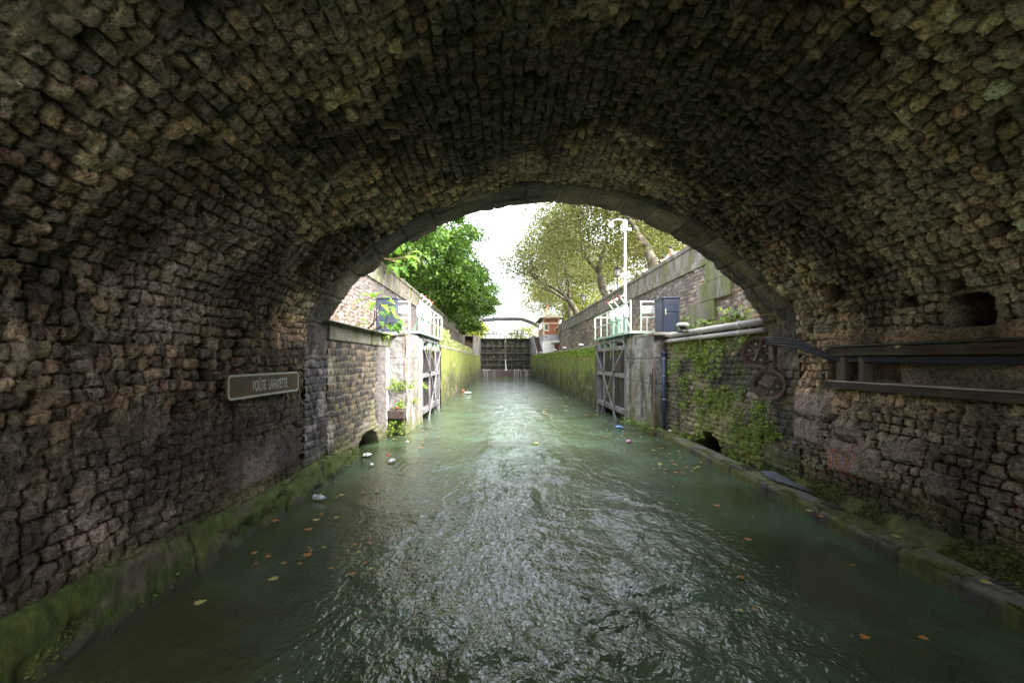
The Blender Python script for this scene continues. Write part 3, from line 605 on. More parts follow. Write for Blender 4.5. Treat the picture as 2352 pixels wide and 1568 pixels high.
for sx, X, lab in ((-1, -5.72, 'tall rubble retaining wall with pale parapet along the left bank'), (1, 7.92, 'tall rubble retaining wall with streaked stone parapet along the right bank')):
    t = thing('retaining_wall', lab, 'wall', (X, 34, 3.2), 'tall retaining walls above the lock')
    wall('wall_face', X, 0, 0, 3.1, 6.04, -sx, f_rub(400 + sx * 7, np.array((.60, .64, .66)) if sx < 0 else .95), m_wall, t, dz=.05, ysamp=nonuni)
    b = MB(); b2 = MB(); b3 = MB()
    for k in range(27):
        y0 = YP + k * 1.9; y1 = min(y0 + 1.893, 60)
        if y0 >= 60: break
        b.box((min(X - sx * .14, X + sx * .4), y0, 6.03), (max(X - sx * .14, X + sx * .4), y1, 6.30))
        b2.box((min(X - sx * .04, X + sx * .36), y0 + .5, 6.302), (max(X - sx * .04, X + sx * .36), min(y1 + .5, 60.0), 6.98))
        b3.box((min(X - sx * .10, X + sx * .42), y0 + .2, 6.982), (max(X - sx * .10, X + sx * .42), min(y1 + .2, 60.05), 7.18))
    b.build('string_course', m_parapet, t, bevel=.02); b2.build('parapet', m_parapet, t, bevel=.008); b3.build('parapet_cap', m_coping if sx < 0 else m_parapet, t, bevel=.03)
    b = MB(); b.box((min(X + sx * .12, X + sx * 1.2), YP, 2.9), (max(X + sx * .12, X + sx * 1.2), 60, 6.02)); b.build('backing', m_conc, t)
    if sx > 0:      # toothed dressed stones where the bridge abutment begins
        for (ya, yb, za, zb) in ((16.75, 18.1, 3.2, 3.88), (15.75, 18.1, 3.885, 4.62), (14.65, 17.1, 4.625, 5.33), (14.2, 16.4, 5.335, 6.02)):
            b = MB(); b.box((X - .17, ya, za), (X + .1, yb, zb)); b.build('quoin', m_parapet, t, bevel=.02)

# street level and everything far: one ground sheet with the canal cut out of it
vs = [(-500, -200, 6.1), (-6.0, -200, 6.1), (-6.0, 61, 6.1), (-6.0, 61, 5.8), (-3.0, 61, 5.8), (-3.0, 500, 5.8), (-500, 500, 6.1),
      (500, -200, 6.1), (8.2, -200, 6.1), (8.2, 61, 6.1), (8.2, 61, 5.8), (5.0, 66, 5.8), (5.0, 500, 5.8), (500, 500, 6.1)]
me = bpy.data.meshes.new('ground'); me.from_pydata(vs, [], [(0, 1, 2, 6), (2, 3, 4), (2, 4, 5, 6), (8, 7, 13, 9), (9, 13, 12, 11), (9, 11, 10)]); me.materials.append(m_ground)
o = link('ground', me, None, (0, 0, 6)); o['kind'] = 'structure'

# ------------------------------------------------------------------ water
def water_mat():
    m = bpy.data.materials.new('murky canal water'); m.use_nodes = True; nt = m.node_tree; N = nt.nodes; L = nt.links; p = N['Principled BSDF']
    p.inputs['Roughness'].default_value = .02; p.inputs['IOR'].default_value = 1.6
    tc = N.new('ShaderNodeNewGeometry')
    n0 = N.new('ShaderNodeTexNoise'); n0.inputs['Scale'].default_value = .7; n0.inputs['Detail'].default_value = 5; L.new(tc.outputs['Position'], n0.inputs['Vector'])
    mx = N.new('ShaderNodeMix'); mx.data_type = 'RGBA'; mx.inputs[6].default_value = (.044, .060, .028, 1); mx.inputs[7].default_value = (.07, .112, .068, 1)
    r = N.new('ShaderNodeMapRange'); r.inputs[1].default_value = .38; r.inputs[2].default_value = .62; L.new(n0.outputs[0], r.inputs[0]); L.new(r.outputs[0], mx.inputs[0]); L.new(mx.outputs[2], p.inputs['Base Color'])
    mp = N.new('ShaderNodeMapping'); mp.inputs['Scale'].default_value = (1, .7, 1); L.new(tc.outputs['Position'], mp.inputs[0])
    a = N.new('ShaderNodeAttribute'); a.attribute_name = 'Col'; sp = N.new('ShaderNodeSeparateColor'); L.new(a.outputs['Color'], sp.inputs[0])
    sm = N.new('ShaderNodeMix'); sm.data_type = 'RGBA'; L.new(sp.outputs[1], sm.inputs[0]); L.new(mx.outputs[2], sm.inputs[6]); sm.inputs[7].default_value = (.052, .048, .022, 1); L.new(sm.outputs[2], p.inputs['Base Color'])
    n1 = N.new('ShaderNodeTexNoise'); n1.inputs['Scale'].default_value = 17; n1.inputs['Detail'].default_value = 2.5; n1.inputs['Roughness'].default_value = .5; n1.inputs['Distortion'].default_value = .6; L.new(mp.outputs[0], n1.inputs['Vector'])
    b = N.new('ShaderNodeBump'); b.inputs['Distance'].default_value = .027
    ms = N.new('ShaderNodeMath'); ms.operation = 'MULTIPLY'; ms.inputs[1].default_value = 1.0; L.new(sp.outputs[0], ms.inputs[0]); L.new(ms.outputs[0], b.inputs['Strength'])
    L.new(n1.outputs[0], b.inputs['Height']); L.new(b.outputs[0], p.inputs['Normal'])
    return m
m_water = water_mat()
ys = np.r_[np.arange(-40, 1.0, 1.0)]; y = 1.0
while y < 68.3:
    ys = np.append(ys, y); y += max(.022, .0035 * y)
xs = np.arange(-3.9, 5.9, .021)
XX, YY = np.meshgrid(xs, ys, indexing='ij')
ax = XX - .9 - .25 * np.sin(YY * .5)
wd = 1.5 + .16 * np.clip(9 - YY, 0, 8); prop = np.exp(-np.abs((ax + .25 * (fbm(YY * .7, XX * .7, 3, 590) - .5) * 4) / wd) ** 3)           # churned middle
patch = .45 + .95 * ss(.36, .60, fbm(XX * .9 + 4, YY * .55, 3, 605)); prop = prop * np.clip(patch, .4, 1.25) * np.interp(YY, [-5, 2, 12, 25, 50], [.95, .95, .7, .25, .07])
side = np.sign(ax)
u = np.abs(ax) + .36 * YY; w = YY - .36 * np.abs(ax)
wx = (fbm(XX * .8, YY * .8, 3, 501) - .5) * 1.2
def ridge(x, y, seed, o=3):
    t = 0; a = .5
    for k in range(o): t = t + a * (1 - np.abs(2 * vn(x, y, seed + k) - 1)); a *= .5; x = x * 1.9; y = y * 1.9
    return t
chev = ridge((u + wx) * 3.4, w * .9 + side * 7, 510)
slow = fbm(XX * 1.3, YY * .9, 3, 530) - .5
far = ridge(XX * 1.7 + wx * 1.4, YY * 3.0 + XX * .25 * side, 540, 3)
fw = ss(9, 16, YY)
calm = ss(2.2, 3.6, XX) * (1 - ss(7, 12, YY)); calml = (1 - ss(-3.3, -2.0, XX)) * (1 - ss(7, 12, YY))
wk = ss(1.4, 2.8, np.abs(ax)) * .0 + 1
amp_chev = np.exp(-((np.abs(ax) - 2.1) / 1.5) ** 2) * .045 * (1 - .8 * calm)
dx_ = (fbm(XX * 2.2, YY * 2.2, 2, 570) - .5) * .8; dy_ = (fbm(XX * 2.2 + 7, YY * 2.2, 2, 571) - .5) * .8
sa_ = np.sqrt(ax ** 2 + .25); cu = (sa_ + .36 * YY + dx_ * .7); cw = (YY - .36 * sa_ + dy_ * .7)
chop = vn(cu * 2.6 + side * 0, cw * 1.5, 519) * .045 + vn(cu * 4.6, cw * 2.7, 520) * .036 + vn(cu * 8.5, cw * 5.2, 521) * .022 + vn((XX + dy_) * 12, (YY + dx_) * 10, 523) * .010 + (1 - np.abs(2 * vn(cu * 6.2, cw * 3.4, 522) - 1)) ** 2 * .010
H = prop * chop * 1.4 + prop * slow * .05 + (1 - fw) * chev * (amp_chev + .003) + fw * far * (.040 * np.exp(-np.clip(YY - 9, 0, 99) / 14) + .011) + slow * .012
H = H * (1 - .6 * np.maximum(calm * .9, calml * .45))
rg = np.clip(.28 + .86 * prop + .5 * np.exp(-((np.abs(ax) - 2.0) / 1.3) ** 2) + .5 * fw, 0, 1) * (1 - .7 * np.maximum(calm * .9, calml * .45))
H = H - H.mean()
o = grid('water', np.stack([XX, YY, H], -1), m_water, None, np.stack([rg, np.clip((1 - ss(-2.6, -.5, XX)) * (1 - ss(6, 11, YY)) * (.1 + .9 * fbm(XX * 1.5, YY * 1.5, 3, 600)), 0, .8), rg], -1), origin=(0, 0, 0), flip=False); o['kind'] = 'structure'
me = bpy.data.meshes.new('canal_bed'); me.from_pydata([(-6, -45, -.6), (8, -45, -.6), (8, 70, -.6), (-6, 70, -.6)], [], [(0, 1, 2, 3)]); me.materials.append(m_deck); o = link('canal_bed', me, None, (0, 0, -.6)); o['kind'] = 'structure'
me = bpy.data.meshes.new('upper_canal'); me.from_pydata([(-3, 68.5, 5.25), (5, 68.5, 5.25), (5, 500, 5.25), (-3, 500, 5.25)], [], [(0, 1, 2, 3)]); me.materials.append(m_water); o = link('water', me, None, (0, 70, 5.25)); o['kind'] = 'structure'

# ------------------------------------------------------------------ open lower lock gates with green walkways
def leaf_gate(sx, X, lab):
    """sx=+1: right bank. built for the right bank and mirrored"""
    t = thing('lock_gate_leaf', lab, 'lock gate', (X, 16.9, 0), 'open lower lock gate leaves')
    def W(p): return (X + sx * p[0], 16.9 + p[1], p[2])          # p = (back from canal face, along the leaf, height)
    def boxp(b, lo, hi):
        a = W(lo); c = W(hi); b.box((min(a[0], c[0]), a[1], a[2]), (max(a[0], c[0]), c[1], c[2]))
    b = MB(); boxp(b, (.20, .05, .30), (.26, 4.95, 2.9)); 
    for y in (.85, 1.7, 2.55, 3.4, 4.2): boxp(b, (.19, y, .32), (.20, y + .02, 2.88))
    b.build('skin_plate', m_iron, t)
    b = MB(); boxp(b, (0, 0, -.4), (.3, .16, 2.98)); b.build('end_post', m_timber, t, bevel=.01); b = MB(); boxp(b, (0, 4.86, -.4), (.3, 5.0, 2.98)); b.build('end_post', m_timber, t, bevel=.01)
    for z0, z1 in ((2.84, 3.0), (1.72, 1.88), (.28, .46)):
        b = MB(); boxp(b, (-.02, .16, z0), (.28, 4.86, z1)); b.build('cross_rail', m_timber, t, bevel=.01)
    for y in (1.65, 3.35):
        b = MB(); boxp(b, (-.045, y, -.35), (.02, y + .13, 2.95)); b.build('upright', m_timber, t, bevel=.008)
    for a, c in (((-.07, .1, 2.85), (-.07, 1.7, 1.9)), ((-.07, 4.9, 2.85), (-.07, 3.4, 1.9)), ((-.075, 3.4, 1.8), (-.075, 1.0, -.15)), ((-.085, 1.7, 1.8), (-.085, 3.7, -.1))):
        b = MB(); b.bar(W(a), W(c), .10, .035, up=(1, 0, 0)); b.build('brace', m_timber, t, bevel=.006)
    # green stanchions carrying the walkway
    for y in (.35, 1.9, 2.4, 3.5, 4.6): b = MB(); b.bar(W((.1, y, 2.98)), W((.1, y, 3.42)), .16, .12); b.build('stanchion', m_green, t, bevel=.01)
    b = MB(); boxp(b, (.0, .3, 3.20), (.07, 4.3, 3.30)); b.build('walkway_beam', m_timber, t, bevel=.008)
    b = MB(); boxp(b, (-.12, -.2, 3.40), (-.07, 5.0, 3.50)); boxp(b, (.72, -.2, 3.40), (.77, 5.0, 3.50)); boxp(b, (-.07, 4.95, 3.40), (.72, 5.0, 3.50))
    for y in (.6, 1.6, 2.6, 3.6, 4.4): boxp(b, (-.07, y, 3.42), (.72, y + .05, 3.48))
    b.build('walkway_frame', m_green, t, bevel=.006)
    b = MB(); boxp(b, (-.07, -.2, 3.485), (.72, 4.95, 3.505)); b.build('walkway_deck', m_green, t)
    # landing platform over the pier
    b = MB(); boxp(b, (-.12, -.95, 3.40), (1.2, -.90, 3.49)); boxp(b, (1.15, -.90, 3.40), (1.2, .0, 3.49)); boxp(b, (-.12, -.9, 3.40), (-.07, -.2, 3.49)); b.build('landing_frame', m_white, t, bevel=.006)
    b = MB(); boxp(b, (-.07, -.9, 3.42), (1.15, -.2, 3.455)); b.build('landing_deck', m_pipe, t)
    # railings
    b = MB(); r = .024
    top = 4.55
    for y in (.2, 1.35, 2.5, 3.65, 4.9): b.bar(W((-.1, y, 3.42)), W((-.1, y, top)), .055, .055)
    b.bar(W((-.1, -.1, top + .0)), W((-.1, 4.95, top)), .05, .04); b.bar(W((-.1, -.1, 4.02)), W((-.1, 5.05, 4.02)), .04, .03)
    b.bar(W((-.1, 5.05, 4.02)), W((-.1, 5.05, top - .05)), .05); b.bar(W((.74, 4.9, 3.42)), W((.74, 4.9, top)), .05); b.bar(W((-.1, 4.9, top)), W((.74, 4.9, top)), .05)
    b.tube([W((.74, 4.9, top)), W((.74, 3.6, top)), W((.74, 3.5, top - .05)), W((.74, 3.5, 3.5))], r, 8)
    b.build('handrail', m_white, t, bevel=.004)
    b = MB()
    for x in (-.08, .30, .62, .92, 1.17):
        if x < .35 or x > .8: b.tube([W((x, -.92, 3.45)), W((x, -.92, 4.62 if x > .9 else 4.58))], .032, 8)
    b.tube([W((.52, -.92, 3.45)), W((.52, -.92, 3.98))], .028, 8)
    b.tube([W((-.08, -.92, 4.60)), W((-.08, -.92, 4.6)), W((.30, -.92, 4.58))], .028, 8); b.bar(W((-.08, -.92, 4.6)), W((-.1, .2, top)), .05)
    b.tube([W((1.0, -.92, 4.5)), W((1.17, -.92, 4.58))], .008, 6)
    b.tube([W((.26, -.92, 4.56)), W((.74, -.92, 4.56)), W((.81, -.92, 4.53)), W((.84, -.92, 4.46)), W((.84, -.92, 4.08)), W((.81, -.92, 4.01)), W((.74, -.92, 3.98)), W((.26, -.92, 3.98))], .032, 8)
    b.build('landing_rail', m_white, t, smooth=False)
    b = MB(); boxp(b, (.31, -.94, 4.13), (.80, -.925, 4.41)); b.build('sign_plate', m_plate, t, bevel=.004)
    # sluice gear: green frames, white gear boxes and red-and-white cranks
    for k, y in enumerate((1.0, 2.05, 2.95)):
        g = MB(); z0 = 3.5
        g.bar(W((.25, y - .18, z0)), W((.25, y - .18, 4.28)), .09, .09); g.bar(W((.25, y + .18, z0)), W((.25, y + .18, 4.28)), .09, .09)
        g.bar(W((.55, y, z0)), W((.3, y, 4.2)), .07, .07); g.bar(W((.25, y - .26, 4.22)), W((.25, y + .26, 4.22)), .2, .12)
        g.bar(W((.25, y - .18, 3.6)), W((.25, y + .18, 4.0)), .05, .05); g.bar(W((.25, y + .18, 3.6)), W((.25, y - .18, 4.0)), .05, .05)
        fr = g.build('gear_frame', m_green, t, bevel=.008)
        g = MB(); g.box((X + sx * .25 - .14, 16.9 + y - .16, 4.28), (X + sx * .25 + .14, 16.9 + y + .16, 4.58)); g.lathe([(.11, 0), (.13, .03), (.13, .09), (.06, .12)], W((.25, y, 4.58)), (0, 0, 1), 12)
        g.build('gear_box', m_plate, fr, bevel=.02)
        g = MB(); g.tube([W((.25, y, 4.66)), W((.28, y - .02, 4.72)), W((.10, y + .02, 4.98)), W((.12, y + .02, 5.05)), W((.24, y + .02, 5.08))], .024, 8); g.lathe([(.03, 0), (.05, .02), (.05, .10), (.03, .12)], W((.22, y + .02, 5.02)), (0, 0, 1), 8)
        cr = g.build('crank', m_white, fr)
        g = MB(); g.lathe([(.02, 0), (.032, .02), (.032, .10), (.02, .12)], W((.12, y + .02, 5.03)), (-sx, .2, .1), 8); g.build('crank_grip', m_red, fr)
    # hinge strap ironwork hanging moss
    b = MB(); b.tube([W((.0, -.3, 3.3)), W((.02, .2, 3.22)), W((.05, 1.0, 3.24))], .03, 6); b.tube([W((.03, -.3, 3.36)), W((.05, .3, 3.26)), W((.05, 1.3, 3.2))], .022, 6); b.build('hose', m_black, t)
    for y, l in ((.9, .35), (2.1, .5), (2.9, .3), (3.9, .25)):
        b = MB(); b.bar(W((-.04, y, 3.02)), W((-.05, y + .03, 3.0 - l)), .02, .012); b.bar(W((-.04, y + .06, 3.02)), W((-.06, y + .04, 3.05 - l)), .012, .012); b.build('hanging_weed', m_grass, t)
    return t
leaf_gate(1, 4.9, 'open lock gate leaf with pale green walkway on the right bank')
leaf_gate(-1, -3.0, 'open lock gate leaf with white railed walkway on the left bank')

# ------------------------------------------------------------------ closed upper gates
def upper_leaf(sx, lab):
    hx = .95 + sx * 3.88; t = thing('upper_gate_leaf', lab, 'lock gate', (hx, 67.6, .9), 'closed upper lock gate leaves')
    L_ = 3.86; zb, zt = .95, 5.8
    def W(a, d, z): return (hx - sx * a, 67.6 + d + .12 * a, z)
    b = MB(); b.bar(W(0, .25, (zb + zt) / 2), W(L_, .25, (zb + zt) / 2), .05, zt - zb); b.build('skin_plate', m_darkgate, t)
    rows = [zb + .05, 1.62, 2.55, 3.55, 4.62, zt - .06]
    for z in rows:
        b = MB(); b.bar(W(0, .08, z), W(L_, .08, z), .30, .12); b.build('girder', m_gatebar, t, bevel=.01)
    cols = [0.06, 1.0, 1.95, 2.9, L_ - .09]
    for a in cols:
        b = MB(); w = .13 if a in (cols[0], cols[-1]) else .08
        b.bar(W(a, -.05, zb), W(a, -.05, zt), w, .10, up=(0, 1, 0)); b.build('upright', m_gatebar, t, bevel=.008)
    # cellular arches between the ribs: curved gusset plates in the corners of every cell
    b = MB()
    for i in range(4):
        for j in range(5):
            a0, a1 = cols[i] + .05, cols[i + 1] - .05; z0, z1 = rows[j] + .06, rows[j + 1] - .06
            if j in (1, 2, 3, 4):
                k = .26
                for (ca, cz, da, dz) in ((a0, z1, 1, -1), (a1, z1, -1, -1), (a0, z0, 1, 1), (a1, z0, -1, 1)):
                    if dz > 0 and j > 1: continue
                    p = [W(ca, .06, cz), W(ca + da * k, .06, cz), W(ca + da * k * .35, .06, cz + dz * k * .35 * 1.0), W(ca, .06, cz + dz * k)]
                    q = [(x, y + .05, z) for x, y, z in p]
                    b.add(p + q, [(0, 1, 2, 3), (7, 6, 5, 4), (0, 4, 5, 1), (1, 5, 6, 2), (2, 6, 7, 3), (3, 7, 4, 0)])
    b.build('gusset', M('gusset plate', (.06, .055, .045), .7, (.035, .033, .03), scale=3), t)
    for (a0, z0, a1, z1) in ((.1, 1.0, 3.7, 2.55), (.1, 2.5, 3.7, 1.0), (.5, 2.6, 3.3, 4.6) if sx > 0 else (1.8, 4.6, .6, 5.7), (3.4, 2.7, 1.6, 4.6)):
        b = MB(); b.bar(W(a0, -.12, z0), W(a1, -.12, z1), .05, .07, up=(0, 1, 0)); b.build('brace', m_gatebar, t)
    # patches of yellow growth on the girders
    rnd = random.Random(5 + sx); b = MB()
    for j in (2, 3, 4, 5):
        for i in range(4):
            if rnd.random() < .4:
                a = cols[i] + .25 + rnd.random() * .4; b.box((W(a, 0, 0)[0] - .14, 67.6 + .12 * a + .12, rows[j] - .28), (W(a, 0, 0)[0] + .14, 67.6 + .12 * a + .20, rows[j] - .07))
    o_ = b.build('moss_patch', M('gate moss', (.12, .13, .05), .9, (.06, .06, .03), scale=5), t, bevel=.05); o_['kind'] = 'stuff'
    # walkway railing
    b = MB()
    for a in (0.1, .8, 1.5, 2.2, 2.9, 3.7): b.bar(W(a, .0, zt), W(a, .0, zt + (1.15 if a in (1.5, 2.9) else .72)), .09)
    b.bar(W(0, 0, zt + .72), W(L_, 0, zt + .72), .09); b.bar(W(.8, 0, zt + .4), W(L_, 0, zt + .4), .07)
    for a0 in (1.1, 2.2):
        b.bar(W(a0, 0, zt + 1.35), W(a0 + .9, 0, zt + 1.35), .09); b.bar(W(a0, 0, zt + .7), W(a0, 0, zt + 1.35), .09); b.bar(W(a0 + .9, 0, zt + .7), W(a0 + .9, 0, zt + 1.35), .09)
    b.build('railing', m_dark, t)
    for a in (1.3, 1.9, 2.5): b = MB(); b.lathe([(.09, 0), (.12, .1), (.08, .2), (.05, .5), (.09, .56), (.02, .7)], W(a, .1, zt + .72), (0, 0, 1), 10); b.build('sluice_gear', m_gatebar, t)
    b = MB(); b.bar(W(0, -.1, zt + .05), W(L_, -.1, zt + .05), .5, .05); b.build('walkway', m_dark, t)
    return t
upper_leaf(-1, 'dark ribbed upper lock gate leaf on the left, white rail on top'); upper_leaf(1, 'dark ribbed upper lock gate leaf on the right beside the brick cabin')
sill = MB(); sill.box((-3.0, 67.2, -.6), (4.9, 68.4, .9)); o = sill.build('gate_sill', M('wet brown sill stone', (.13, .085, .085), .4, (.08, .06, .06), scale=3, bump=.3), bevel=.04); setp(o, 'brown wet stone sill under the closed upper gates with water running over it', 'sill')
b = MB(); rnd = random.Random(3)
for x in (-2.35, -2.1, -1.8, -.95, -.7, 2.3, 2.6, 2.9, 3.3, 4.0, 4.15, 4.3):
    w = .03 + rnd.random() * .05; b.bar((x, 67.17, .93), (x + rnd.uniform(-.02, .02), 67.15, 0), w, .03)
for x in (-2.4, -2.0, -1.6, 2.4, 3.0, 3.9): b.lathe([(.06, 0), (.16, .05), (.1, .12), (.03, .16)], (x, 67.3, .9), n=7)
b.bar((.95, 67.95, 2.6), (.97, 67.45, 1.0), .10, .05); b.bar((1.0, 67.6, 1.9), (1.08, 67.3, .92), .16, .05); b.lathe([(.3, 0), (.25, .06), (.1, .15), (.03, .2)], (1.02, 67.25, .9), n=9)
o = b.build('leaking_water', M('falling water', (.6, .6, .66), .3, (.45, .46, .5), scale=9)); setp(o, 'white threads of water leaking between the gates and over the sill', 'leaking water', kind='stuff')

# stairs either side of the upper gate, wing walls
def stairs(xa, xb, lab, mat):
    t = thing('stone_stairs', lab, 'stairs', ((xa + xb) / 2, 57, 3.18), 'stairs up to the upper lock level')
    b = MB(); n = 15
    for k in range(n): b.box((xa, 57 + k * .42, 3.18 + (k and k * .1745 - .01)), (xb, 57 + 7, 3.18 + (k + 1) * .1745))
    b.build('steps', mat, t); b = MB()
    for k in range(n): b.box((xa + .01, 57 + k * .42 - .03, 3.18 + (k + 1) * .1745 - .035), (xb - .01, 57 + k * .42 + .10, 3.18 + (k + 1) * .1745 + .006))
    b.build('nosing', M('stair nosing', (.24, .19, .16), .8, (.16, .12, .1), scale=3), t)
m_step = M('dark stair stone', (.13, .085, .065), .85, (.09, .06, .05), scale=3, bump=.2)
stairs(-4.85, -3.72, 'dark stone steps climbing on the left of the upper gate', m_step); stairs(5.0, 5.68, 'dark stone steps climbing beside the brick cabin', m_step)
for (x0, x1, y0, slope, lab) in ((-5.7, -4.85, 58.5, 0, 'stone cheek wall left of the left stairs'), (-3.72, -2.97, 60.5, 0, 'pale concrete wing wall between left stairs and upper gate'), (4.87, 5.0, 58.5, 1, 'stained sloping wing wall between upper gate and right stairs')):
    b = MB()
    if slope: b.add([(x0, 57, 3.2), (x1, 57, 3.2), (x1, 57, 3.5), (x0, 57, 3.5), (x0, 64, 3.2), (x1, 64, 3.2), (x1, 64, 6.1), (x0, 64, 6.1)], [(0, 1, 2, 3), (7, 6, 5, 4), (3, 2, 6, 7), (0, 3, 7, 4), (1, 5, 6, 2), (0, 4, 5, 1)]); b.box((x0, 64.01, 2), (x1 + .3, 68.3, 6.05))
    else: b.box((x0, y0, 2.9), (x1, 68.3, 5.85))
    o = b.build('wing_wall', m_conc, bevel=.02); setp(o, lab, 'wall', 'wing walls around the upper gate')

# ------------------------------------------------------------------ lock keeper's brick cabin
hb = thing('lock_keeper_cabin', 'small brick cabin with cream corner posts and white base beside the upper gate', 'cabin', (6.8, 60, 3.2))
b = MB(); b.box((5.72, 57, 3.18), (7.9, 64, 4.95)); b.build('base_wall', m_whitewall, hb, bevel=.01)
b = MB(); b.box((5.73, 57.01, 4.955), (7.88, 63.99, 5.8)); b.build('grey_band', m_greywall, hb)
b = MB(); b.box((5.76, 57.04, 5.805), (7.86, 63.96, 7.95)); b.build('brick_wall', m_brick, hb)
b = MB()
for x in (5.72, 7.72): b.box((x, 56.98, 5.8), (x + .17, 57.12, 7.96)); b.box((x, 63.9, 5.8), (x + .17, 64.02, 7.96))
b.box((5.89, 56.99, 7.22), (7.72, 57.06, 7.38)); b.box((5.89, 56.99, 7.84), (7.72, 57.06, 7.96)); b.box((5.705, 57.0, 4.96), (5.73, 64.0, 5.12))
for y in (58.6, 60.2, 61.8, 63.2): b.box((5.71, y, 5.8), (5.77, y + .12, 7.9))
b.box((5.705, 57.1, 6.6), (5.765, 64, 6.7)); b.build('cream_frame', m_cream, hb)
wd = MB(); wd.box((5.9, 56.985, 6.35), (6.42, 57.05, 7.2)); w = wd.build('window', m_signwh, hb)
b = MB(); b.box((5.97, 56.97, 6.42), (6.36, 56.99, 7.12)); b.build('pane', m_glass, w)
b = MB(); [b.bar((5.97, 56.955, z), (6.36, 56.955, z), .025) for z in (6.6, 6.77, 6.94)]; b.bar((6.165, 56.955, 6.42), (6.165, 56.955, 7.12), .025); b.build('grille', m_dark, w)
b = MB(); b.box((5.86, 56.93, 6.25), (6.5, 57.04, 6.35)); b.build('sill', m_cream, w)
for y in (57.35, 58.9, 60.5, 62.1):
    b = MB(); b.box((5.735, y, 6.75), (5.765, y + 1.05, 7.6)); b.build('side_window', m_glass, hb)
rf = MB(); rf.add([(5.3, 56.4, 8.0), (8.35, 56.4, 8.0), (8.35, 64.6, 8.0), (5.3, 64.6, 8.0), (6.4, 57.6, 8.45), (7.4, 57.6, 8.45), (7.4, 63.4, 8.45), (6.4, 63.4, 8.45), (5.3, 56.4, 7.93), (8.35, 56.4, 7.93), (8.35, 64.6, 7.93), (5.3, 64.6, 7.93)],
    [(0, 1, 5, 4), (1, 2, 6, 5), (2, 3, 7, 6), (3, 0, 4, 7), (4, 5, 6, 7), (11, 10, 9, 8), (8, 9, 1, 0), (9, 10, 2, 1), (10, 11, 3, 2), (11, 8, 0, 3)]); rf = rf.build('roof', m_roof, hb)
b = MB(); b.box((6.35, 59.5, 8.3), (6.65, 59.9, 9.6)); b.build('chimney', m_cream, rf); b = MB(); b.lathe([(.1, 0), (.13, .05), (.1, .4), (.14, .45), (.14, .6)], (6.5, 59.7, 9.6), n=10); b.build('chimney_pot', M('terracotta', (.5, .16, .08), .8), rf)
b = MB(); b.box((7.25, 56.96, 3.2), (7.78, 57.03, 4.6)); d = b.build('door', M('dull red door', (.24, .08, .07), .5, (.18, .06, .055), scale=4), hb); b = MB(); b.box((7.16, 56.95, 3.2), (7.25, 57.04, 4.7)); b.box((7.78, 56.95, 3.2), (7.87, 57.04, 4.7)); b.build('door_frame', m_pipe, d)
b = MB(); b.box((6.8, 56.35, 4.74), (8.0, 57.02, 4.86)); b.box((6.95, 56.5, 4.862), (7.9, 57.0, 5.05)); b.build('door_canopy', m_whitewall, hb, bevel=.02)
b = MB(); b.lathe([(.03, 0), (.1, .08), (.1, .22)], (6.05, 56.85, 5.5), (0, -1, -.3), 10); b.build('wall_lamp', m_dark, hb)
b = MB(); b.tube([(5.66, 57.5, 4.9), (5.66, 57.5, 7.9)], .05, 8); b.build('downpipe', m_pipe, hb)

# curved railing from the parapet to the cabin roof
b = MB(); b.tube([(7.25, 57.2, 5.2), (7.25, 56.9, 6.5), (7.32, 56.9, 6.62), (7.85, 56.9, 6.9)], .05, 8); b.tube([(7.5, 56.95, 5.2), (7.5, 56.95, 6.3)], .02, 6); b.tube([(7.65, 56.95, 5.2), (7.65, 56.95, 6.4)], .02, 6)
o = b.build('cream_railing', m_cream); setp(o, 'cream tubular railing curving up beside the brick cabin', 'railing')

# ------------------------------------------------------------------ cabinets
def cabinet(x0, x1, y0, y1, z1, lab, face):
    t = thing('utility_cabinet', lab, 'cabinet', ((x0 + x1) / 2, (y0 + y1) / 2, 3.2), 'blue grey cabinets on the quays')
    z0 = 3.2
    b = MB(); b.box((x0, y0, z0), (x1, y1, z1 - .05)); b.build('body', m_blue, t, bevel=.01)
    b = MB(); b.box((x0 - .03, y0 - .03, z1 - .05), (x1 + .03, y1 + .03, z1)); b.build('lid', m_blue, t, bevel=.01)
    for (a, c) in ((z0 + .06, 3.2 + (z1 - 3.2) * .62), (3.2 + (z1 - 3.2) * .64, z1 - .09)):
        b = MB(); b.box((x0 + .03, y0 - .022, a), (x1 - .03, y0 - .002, c)); b.build('door_panel', m_blue, t, bevel=.008)
    b = MB(); b.box((x0 + .22 * (x1 - x0), y0 - .028, z1 - .28), (x1 - .12 * (x1 - x0), y0 - .023, z1 - .245)); b.build('vent', m_dark, t)
    b = MB(); b.box((x0 + .05, y0 - .05, z0 + .8), (x0 + .09, y0 - .024, z0 + 1.0)); b.build('handle', m_pipe, t, bevel=.006)
    b = MB(); b.box((min(x0, x1) - .018, y0 + .05, z0 + .06), (x0 - .002, y1 - .05, z1 - .1)); b.build('side_panel', m_blue, t, bevel=.006)
cabinet(5.72, 6.28, 15.2, 16.0, 4.62, 'blue grey steel cabinet behind the right gate landing', 1)
cabinet(-4.42, -3.7, 15.6, 16.5, 4.66, 'blue grey steel cabinet behind the fig bush and the left gate landing', -1)

